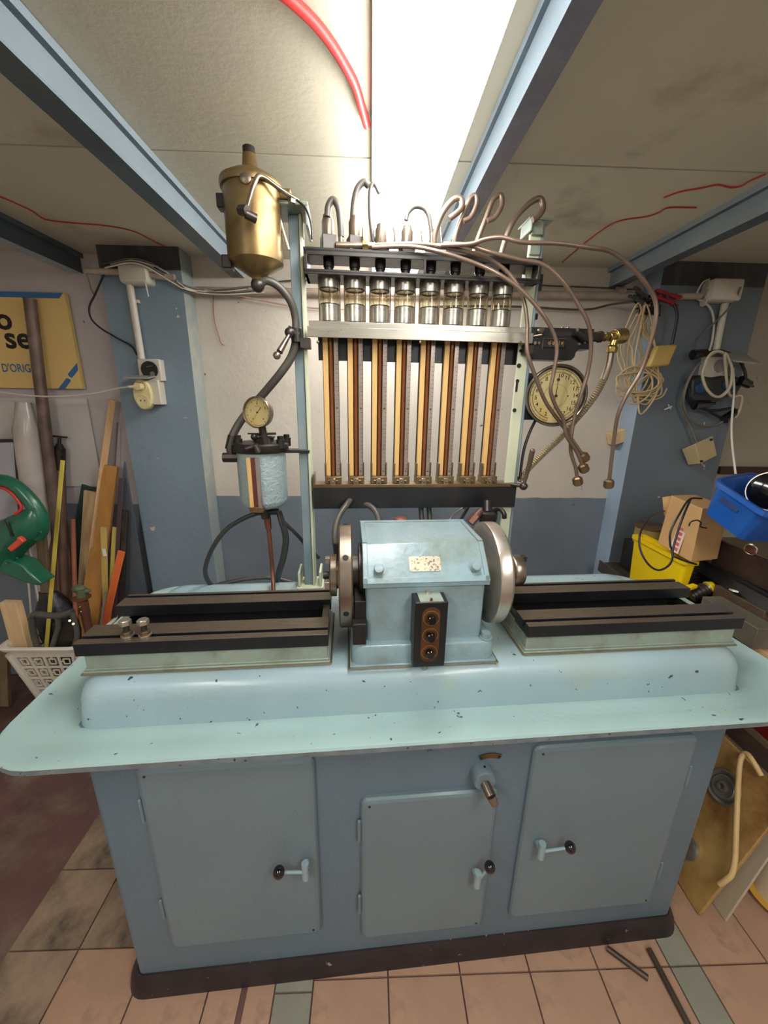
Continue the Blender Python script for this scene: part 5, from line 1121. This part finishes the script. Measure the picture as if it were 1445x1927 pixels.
b.obox((a0+a1)/2, V((.044, 0, .004)), V((0, .014, 0)), V((.01, 0, .042)))
lab(b.build('adapter_block', mat('ochre_plastic', (188, 158, 88), .35), t, bevel=.008), 'ochre yellow flat connector block')
b = MB()
for k in range(16):
    a = rg.uniform(0, 2*pi); b.tube([A(hub[0]+rg.uniform(-22, 30), hub[1]+rg.uniform(-18, 22), PD-.05+rg.uniform(-.02, .02)) for _ in range(4)], .004, 6, 3)
b.build('tie_wires', M['blackcable'], t, smooth=60)
def clampo(name, label, p0, p1, m_, Yk):
    a, c = A(*p0, Yk), A(*p1, Yk); d = (c-a).normalized(); n_ = Y.cross(d); t = thing(name, label, 'clamp', a)
    for s_ in (-1, 1):
        MB().obox((a+c)/2+n_*.011*s_, d*(c-a).length/2, Y*.009, n_*.0065).obox(c+n_*.017*s_, d*.016, Y*.008, n_*.005).build('clamp_jaw', m_, t, bevel=.003)
    MB().cyl((a+c)/2-Y*.013, (a+c)/2+Y*.013, .008, n=12).build('pivot', M['darkmetal'], t)
clampo('red_clamp', 'red jaw clamp hooked over the conduit at the right pillar corner', (1232, 552), (1272, 566), mat('clamp_red', (150, 26, 34), .4), PD-.07)
clampo('black_clamp', 'black jaw clamp holding the head of the beige cable coil', (1214, 566), (1194, 552), M['rubber'], PD-.08)
W_('black_lead', 'black lead hanging from the red clamp to the ochre connector', 'cable', [(1268, 572, PD-.08), (1274, 590, PD-.09), (1271, 615, PD-.095), (1264, 650, PD-.1)], .0055, M['blackcable'])
W_('grey_cable', 'grey cable sagging from behind the right post to the black clamp', 'cable', [(800, 578, WD-.03), (900, 576, WD-.03), (1000, 578, WD-.03), (1060, 582, WD-.03), (1110, 582, WD-.035), (1150, 573, WD-.04), (1192, 568, PD-.06)], .0045, M['hose'])

# ------------------------------------------------------------------ workbench with its load
BT = .735
wm_ = mat('workbench_steel', (74, 64, 52), .5, .3, .25, 8, col2=(40, 34, 30), c2amt=.5, c2scale=5)
t = thing('workbench', 'dark steel workbench standing along the right side behind the test bench', 'workbench', (1.5, 1.38, 0))
MB().box(1.16, 1.9, .99, 1.77, BT-.03, BT).build('worktop', wm_, t, bevel=.002)
MB().box(1.152, 1.158, .985, 1.77, BT-.045, BT+.012).box(1.152, 1.9, .982, .989, BT-.045, BT+.012).build('edge_strip', M['worn'], t, bevel=.001)
for x in (1.47, 1.86):
    for y in (1.02, 1.74): MB().box(x-.022, x+.022, y-.022, y+.022, 0, BT-.031).build('leg', wm_, t, bevel=.002)
MB().box(1.45, 1.88, 1.0, 1.76, .3, .32).build('lower_shelf', W['weath'], t)
yel = mat('crate_yellow', (244, 206, 14), .4, 0, .04, 4, bump=.1)
# yellow crate (its left side faces the test bench)
cz = .945
t = thing('yellow_crate', 'bright yellow plastic crate on the far end of the workbench', 'crate', (1.27, 1.44, BT))
def crr(z, k, r=.02): return rrect(1.165+k, 1.215-k, 1.29+k, 1.585-k, min(r, .012), z, 4)
b = MB(); b.rings([crr(BT+.002, .01), crr(cz-.03, .002), crr(cz, 0)], True, False); b.rings([crr(cz, 0), crr(cz, .006), crr(BT+.03, .018)], False, True); b.build('crate_body', yel, t, smooth=40)
b = MB(); b.rings([crr(cz-.014, -.006), crr(cz+.002, -.006), crr(cz+.002, .007), crr(cz-.002, .007)], False, False); b.build('crate_rim', yel, t, smooth=40)
q = AX_(1222, 1012, 1.3)
t = thing('tin_can', 'round yellow tin with a rusty lid standing between the yellow crate and the pillar', 'tin', (q.x, q.y, A(1215, 1021, q.y).z))
zc1, zc0 = A(1222, 988, q.y).z, A(1215, 1021, q.y).z
MB().lathe([(.064, zc0), (.064, zc1-.012)], (q.x, q.y, 0), Z, 32).build('tin_body', mat('tin_yellow', (176, 156, 84), .4, .2, .15, 12), t)
MB().lathe([(.067, zc1-.012), (.067, zc1-.004), (.06, zc1), (.001, zc1)], (q.x, q.y, 0), Z, 32, caps=False).build('tin_lid', mat('rusty_lid', (112, 88, 62), .4, .4, .2), t)
tag(MB().box(1.228, 1.42, 1.34, min(q.y+.07, 1.76), BT+.001, zc0-.001).build('tool_case', mat('case_black', (38, 34, 30), .5, 0, .3, 10), bevel=.005), 'dark tool case behind the yellow crate with the tin on it', 'case')
# cardboard box
cb = mat('cardboard', (204, 160, 108), .65, 0, .06, 4)
a = [A(1237, 1022, 1.42), A(1300, 1058, 1.24), A(1322, 957, 1.27), A(1263, 932, 1.45)]
off = A(1352, 1052, 1.29)-a[1]; off = off.normalized()*.15
t = thing('cardboard_box', 'tilted brown cardboard box with red and white tape beside the blue bin', 'box', a[0]+off*.5)
hexa(MB(), a+[p+off for p in a]).build('box_body', cb, t, bevel=.002)
ex_ = (a[1]-a[0]); ey_ = (a[3]-a[0]); nrm_ = ex_.cross(ey_).normalized(); nrm_ = nrm_ if nrm_.x < 0 else -nrm_
pt_ = lambda u, v: a[0]+ex_*u+ey_*v+nrm_*.007
MB().add([pt_(.42, .02), pt_(.68, -.0+.02), pt_(.72, .58), pt_(.48, .62)], [(0, 1, 2, 3)]).build('tape', mat('tape_pink', (232, 206, 196), .4), t)
b = MB()
for k in range(5): b.add([p_+nrm_*.001 for p_ in (pt_(.52, .06+k*.1), pt_(.64, .055+k*.1), pt_(.65, .115+k*.1), pt_(.53, .12+k*.1))], [(0, 1, 2, 3)])
b.build('tape_print', mat('tape_red', (206, 96, 88), .5), t)
MB().add([A(1246, 936, 1.47), A(1266, 933, 1.455), A(1258, 990, 1.455), A(1249, 966, 1.47)], [(0, 1, 2, 3)]).build('box_flap', cb, t, solid=.004)
W_('black_cable', 'black cable looping down over the yellow crate from the cardboard box', 'cable', [(1320, 938, 1.3), (1297, 940, 1.25), (1278, 968, 1.2), (1262, 1000, 1.18), (1261, 1025, 1.17), (1266, 1042, 1.16), (1260, 1062, 1.14), (1240, 1073, 1.13), (1220, 1062, 1.13), (1205, 1035, 1.15), (1204, 1005, 1.18), (1218, 980, 1.25), (1238, 966, 1.35), (1250, 962, 1.4)], .0034, M['blackcable'])
W_('black_cable', 'second black cable crossing the tape of the cardboard box', 'cable', [(1300, 938, 1.26), (1286, 970, 1.19), (1274, 1005, 1.17), (1265, 1042, 1.15), (1275, 1050, 1.14), (1290, 1056, 1.16), (1310, 1062, 1.2)], .0034, M['blackcable'])
W_('wire_hook', 'dark wire hook on the right side of the cardboard box', 'hook', [(1296, 990, 1.2), (1300, 982, 1.2), (1312, 979, 1.2), (1319, 984, 1.2), (1318, 991, 1.2), (1330, 994, 1.2)], .0022, M['black'])
# dark brown trunk
tx0, ty0, ty1 = 1.3, .98, 1.33; q0 = AX_(1350, 1012, tx0); q1 = AX_(1356, 1062, tx0); tz1, tz0 = q0.z, q1.z-.02
t = thing('brown_case', 'dark brown lidded case under the blue bin on the workbench', 'case', (1.5, 1.15, tz0))
MB().box(tx0, 1.75, ty0, ty1, tz0, tz1-.006).build('case_body', mat('case_brown', (60, 42, 36), .5, 0, .3, 10), t, bevel=.006)
MB().box(tx0-.004, 1.754, ty0-.004, ty1+.004, tz1-.006, tz1).build('case_rim', M['worn'], t, bevel=.001)
q = AX_(1412, 1034, tx0-.008)
MB().lathe([(.016, -.002), (.02, 0), (.016, .002)], q, (1, .3, 0), 24, caps=False).build('ring', M['steel'], t)
MB().box(tx0-.012, tx0-.004, q.y-.016, q.y+.016, q.z-.012, q.z+.01).build('latch', M['copper'], t, bevel=.002)
# support block under it
tag(MB().box(1.33, 1.74, 1.02, 1.3, BT+.001, tz0-.002).build('black_box', M['black'], bevel=.004), 'black box carrying the brown case on the workbench', 'box')
# blue bin, tilted
bl = mat('bin_blue', (20, 84, 168), .38, 0, .04, 4, coat=.2)
c_ = [A(1322, 962, 1.18), A(1396, 1018, 1.06), A(1470, 1020, 1.12), A(1400, 965, 1.3)]       # bottom ring
u_ = [A(1346, 903, 1.16), A(1445, 968, 1.0), A(1560, 960, 1.1), A(1420, 890, 1.36)]         # top ring
t = thing('blue_bin', 'blue plastic storage bin tilted on top of the brown case', 'bin', c_[1])
def rnd_ring(c, s_, r=.16):
    m_ = (c[0]+c[1]+c[2]+c[3])/4; c = [m_+(p-m_)*s_ for p in c]; out = []
    for i in range(4):
        p, pv, nx = c[i], c[i-1], c[(i+1) % 4]
        for k in range(4):
            tt = k/3; a_ = p+(pv-p)*r*(1-tt)**2; out.append(a_+(nx-p)*r*tt**2)
    return out
b = MB(); b.rings([rnd_ring(c_, 1), rnd_ring(u_, 1)], True, False); b.rings([rnd_ring(u_, 1), rnd_ring(u_, .97), rnd_ring([p+(q_-p)*.03 for p, q_ in zip(c_, u_)], .95)], False, True)
b.build('bin_body', bl, t, smooth=45)
up_ = sum(((q_-p).normalized() for p, q_ in zip(c_, u_)), V((0, 0, 0))).normalized()
b = MB(); b.rings([rnd_ring([p-up_*.012 for p in u_], 1.005), rnd_ring([p-up_*.012 for p in u_], 1.05), rnd_ring([p+up_*.002 for p in u_], 1.055), rnd_ring([p+up_*.002 for p in u_], .97)], False, False)
b.build('bin_rim', bl, t, smooth=40)
pa, pb = c_[0].lerp(u_[0], .66), c_[1].lerp(u_[1], .66); n_ = (pb-pa).cross(up_).normalized(); n_ = n_ if n_.y < 0 else -n_
MB().bar(pa.lerp(pb, .24)+n_*.001, pa.lerp(pb, .62)+n_*.001, .018, .004, up=n_).build('handle_slot', mat('slot_blue', (8, 40, 96), .5), t)
m_ = (u_[0]+u_[1]+u_[2]+u_[3])/4; q = A(1438, 922, 1.14)
t = thing('round_pan', 'shiny round dark pan standing on edge in the blue bin', 'pan', q)
MB().lathe([(.001, .0), (.045, .0), (.056, -.012), (.06, -.03), (.056, -.03), (.052, -.014), (.001, -.006)], q+V((.02, 0, 0)), (-.75, -.55, .25), 36, caps=False).build('pan_body', M['knob'], t, smooth=50)
MB().lathe([(.058, -.033), (.063, -.031), (.062, -.027), (.057, -.027)], q+V((.02, 0, 0)), (-.75, -.55, .25), 36, caps=False).build('pan_rim', M['steel'], t)
# strip behind the bin on the wall
tag(MB().box(A(1355, 880, WD-.02).x, 2.3, WD-.025, WD-.002, A(1400, 892, WD-.02).z, A(1400, 879, WD-.02).z).build('wall_rail', mat('maroon_strip', (70, 26, 24), .5)), 'dark maroon rail on the right wall above the blue bin', 'rail')
# steel beams and odds and ends on the near end of the workbench
def ybox(name, label, cat, Xp, w_, pf, pn, h, m_, bev=.002):
    a, c = AX_(*pf, Xp), AX_(*pn, Xp); z = a.z
    return tag(MB().box(Xp, Xp+w_, c.y, a.y, z-h, z).build(name, m_, bevel=bev), label, cat)
gs = mat('grey_casting', (104, 98, 84), .55, .2, .2, 8, bump=.5, bscale=60)
o = ybox('steel_block', 'long grey cast steel block at the front edge of the workbench', 'metal block', 1.165, .07, (1322, 1122), (1428, 1180), .07, gs)
a = AX_(1322, 1122, 1.165); blz = a.z-.07
tag(MB().box(1.165, 1.30, 1.06, a.y, BT+.001, blz-.001).build('flat_plate', wm_, bevel=.001), 'dark plate under the grey steel block', 'plate')
o = ybox('steel_block', 'rusty upper steel bar behind the grey cast block', 'metal block', 1.245, .05, (1345, 1100), (1440, 1150), .06, mat('rusty_casting', (92, 74, 56), .6, .2, .25, 8, bump=.5, bscale=60))
a, c = A(1292, 1050, 1.42), A(1470, 1150, 1.02)
tag(MB().bar(a, c, .05, .006, up=V((-.8, 0, .6))).bar(a+V((.01, 0, .02)), c+V((.01, 0, .02)), .012, .012, up=Z).build('angle_bar', M['black'], bevel=.001), 'long black angle bar slanting from the crate towards the viewer', 'bar')
q0, q1 = A(1300, 1122, 1.24), A(1326, 1108, 1.24)
t = thing('ribbed_cylinder', 'short grey ribbed metal cylinder lying near the yellow rag', 'machine part', q0)
b = MB(); d_ = (q1-q0)
pr = []
for k in range(9): pr += [(.024 if k % 2 else .0215, d_.length*k/8), (.024 if k % 2 else .0215, d_.length*(k+.8)/8)]
b.lathe(pr, q0, d_, 22); b.build('ribbed_body', M['darkmetal'], t); MB().cyl(q1, q1+d_*.25, .017, n=18).build('spigot', M['steel'], t)
rg = random.Random(4)
b = MB(); q = A(1335, 1103, 1.26); b.rings([[q+V((cos(2*pi*j/12)*r*rg.uniform(.75, 1.2), sin(2*pi*j/12)*r*.8*rg.uniform(.8, 1.2), z+rg.uniform(-.003, .003))) for j in range(12)] for r, z in ((.024, -.014), (.03, -.004), (.022, .008), (.008, .014))])
tag(b.build('yellow_rag', yel, smooth=50), 'crumpled yellow plastic scrap beside the ribbed cylinder', 'scrap')
tag(MB().bar(A(1290, 1108, 1.22), A(1308, 1102, 1.24), .02, .014, up=Z).build('plastic_grip', yel, bevel=.004), 'small yellow plastic grip just behind the right rail end', 'handle')
W_('dark_wire', 'dark wire ring lying behind the right rail end', 'wire', [(1295, 1096, 1.3), (1303, 1088, 1.32), (1325, 1087, 1.34), (1335, 1092, 1.33), (1322, 1100, 1.3), (1305, 1104, 1.28)], .003, M['blackcable'])
t = None
for k, (p0, p1, m_, lb) in enumerate((((1372, 1108), (1384, 1113), M['white'], 'small white scrap nearest the black angle bar'), ((1378, 1112), (1415, 1124), M['darkmetal'], 'thin dark bar between the two steel blocks'), ((1425, 1130), (1448, 1140), M['steel'], 'bright metal offcut at the right picture edge'), ((1400, 1122), (1412, 1126), M['copper'], 'small coppery offcut in the row of scrap'))):
    tag(MB().bar(A(*p0, 1.22), A(*p1, 1.14), .016, .006, up=Z).build('metal_scrap', m_, bevel=.001), lb, 'scrap', 'scrap on the workbench')
q = A(1437, 1152, 1.1); tag(MB().box(q.x-.02, q.x+.08, 1.08, 1.16, q.z-.03, q.z+.005).build('maroon_box', mat('maroon_box', (92, 36, 36), .5), bevel=.003), 'small maroon box at the right end of the steel blocks', 'box')
a, c = A(1421, 1217, 1.02), A(1470, 1250, .95)
tag(MB().bar(a, c, .03, .02, up=Z).build('wood_batten', W['pine'], bevel=.001), 'light wooden batten beneath the workbench edge at the right', 'batten')
tag(MB().box(1.46, 1.82, 1.06, 1.6, .321, .69).build('red_cabinet', mat('red_chest', (120, 22, 20), .4), bevel=.006), 'dark red metal chest on the lower shelf of the workbench', 'chest')

# ------------------------------------------------------------------ things on the floor at the right
KU = 1.3; p1 = F(1314, 1723, .004); u = A(1445, 1560, .79)-p1; u = u*KU; v_ = V((.02, .66, 0))
n_ = u.cross(v_).normalized(); n_ = n_ if n_.x < 0 else -n_
gold = mat('stained_gold', (202, 164, 100), .42, .1, .14, 4, col2=(112, 72, 32), c2amt=.85, c2scale=4, bump=.1)
t = thing('sink_panel', 'stained golden sink panel with round drains leaning against the workbench', 'sink panel', p1+v_*.5)
MB().obox(p1+(u+v_)/2-n_*.006, u/2, v_/2, n_*.006).build('panel_sheet', gold, t, bevel=.003)
def onpanel(px, py):
    d = ray(px, py); k = (p1-CAM).dot(n_)/d.dot(n_); return CAM+d*k
c = onpanel(1364, 1482); ed = onpanel(1394, 1492); R_ = (ed-c).length*1.12
MB().lathe([(R_, -.002), (R_*1.02, .006), (R_*.93, .009), (R_*.74, .003), (R_*.7, .009), (R_*.64, .011), (R_*.34, .008), (R_*.28, .016), (R_*.16, .016), (R_*.14, .002), (.0003, .002)], c, n_, 40, caps=False).build('drain', mat('drain_steel', (132, 126, 116), .35, .5, .1, 12), t, smooth=30)
c2 = onpanel(1297, 1595); MB().lathe([(R_*.7, 0), (R_*.7, .012), (R_*.5, .018), (.0003, .018)], c2, n_, 32, caps=False).build('overflow_cap', M['steel'], t)
tag(MB().tube([onpanel(px, py)+n_*h for px, py, h in ((1438, 1462, .012), (1428, 1434, .03), (1417, 1424, .03), (1407, 1436, .03), (1403, 1480, .03), (1400, 1560, .03), (1398, 1620, .03), (1392, 1650, .03), (1380, 1662, .03), (1366, 1668, .025))], .0075, 12, 5).build('cream_hose', mat('cream_hose', (214, 180, 122), .5), smooth=60), 'stiff cream hose bent like a hook in front of the sink panel', 'hose')
p = [F(1340, 1698, .003), F(1364, 1733, .003), A(1460, 1590, .80), A(1460, 1535, .86)]
n2 = (p[1]-p[0]).cross(p[3]-p[0]).normalized(); n2 = n2 if n2.x < 0 else -n2
tag(hexa(MB(), p+[q-n2*.01 for q in p]).build('beige_board', mat('beige_felt', (186, 172, 146), .7, 0, .06, 6), bevel=.001), 'beige board propped on the floor before the sink panel', 'board')
q = F(1450, 1700, .02)
tag(MB().lathe([(.001, .0), (.07, .0), (.1, .012), (.104, .016), (.1, .018), (.07, .006), (.001, .005)], q+V((.07, .02, -.015)), Z, 36, caps=False).build('yellow_dish', mat('dish_ochre', (214, 164, 62), .45), smooth=50), 'ochre yellow dish on the floor at the right edge', 'dish')
rg = random.Random(8); q = q+V((.075, .03, 0)); rr_ = []
for k in range(8):
    z = k/7; r = .085*(1-.55*z**2)
    rr_.append([V((q.x+cos(2*pi*j/18)*r*(1+rg.uniform(-.06, .06)), q.y+sin(2*pi*j/18)*r*(1+rg.uniform(-.06, .06)), .012+z*.2)) for j in range(18)])
tag(MB().rings(rr_).build('cloth_bundle', mat('cream_cloth', (206, 190, 160), .7, 0, .08, 8, bump=.5, bscale=20), smooth=60), 'cream cloth bundle standing in the ochre dish', 'cloth')
def frod(p0, p1, r, label):
    a, c = F(*p0, r+.001), F(*p1, r+.001); tag(MB().cyl(a, c, r, n=12).build('steel_rod', mat('spattered_rod', (84, 70, 60), .4, .4, .2, 14, chips=(210, 200, 184), chipamt=.35, chipscale=30)), label, 'rod')
frod((1142, 1784), (1219, 1841), .0075, 'short paint-spattered rod on the tiles in front of the plinth')
frod((1221, 1786), (1304, 1945), .0075, 'long paint-spattered rod on the tiles beside the grey tile strip')
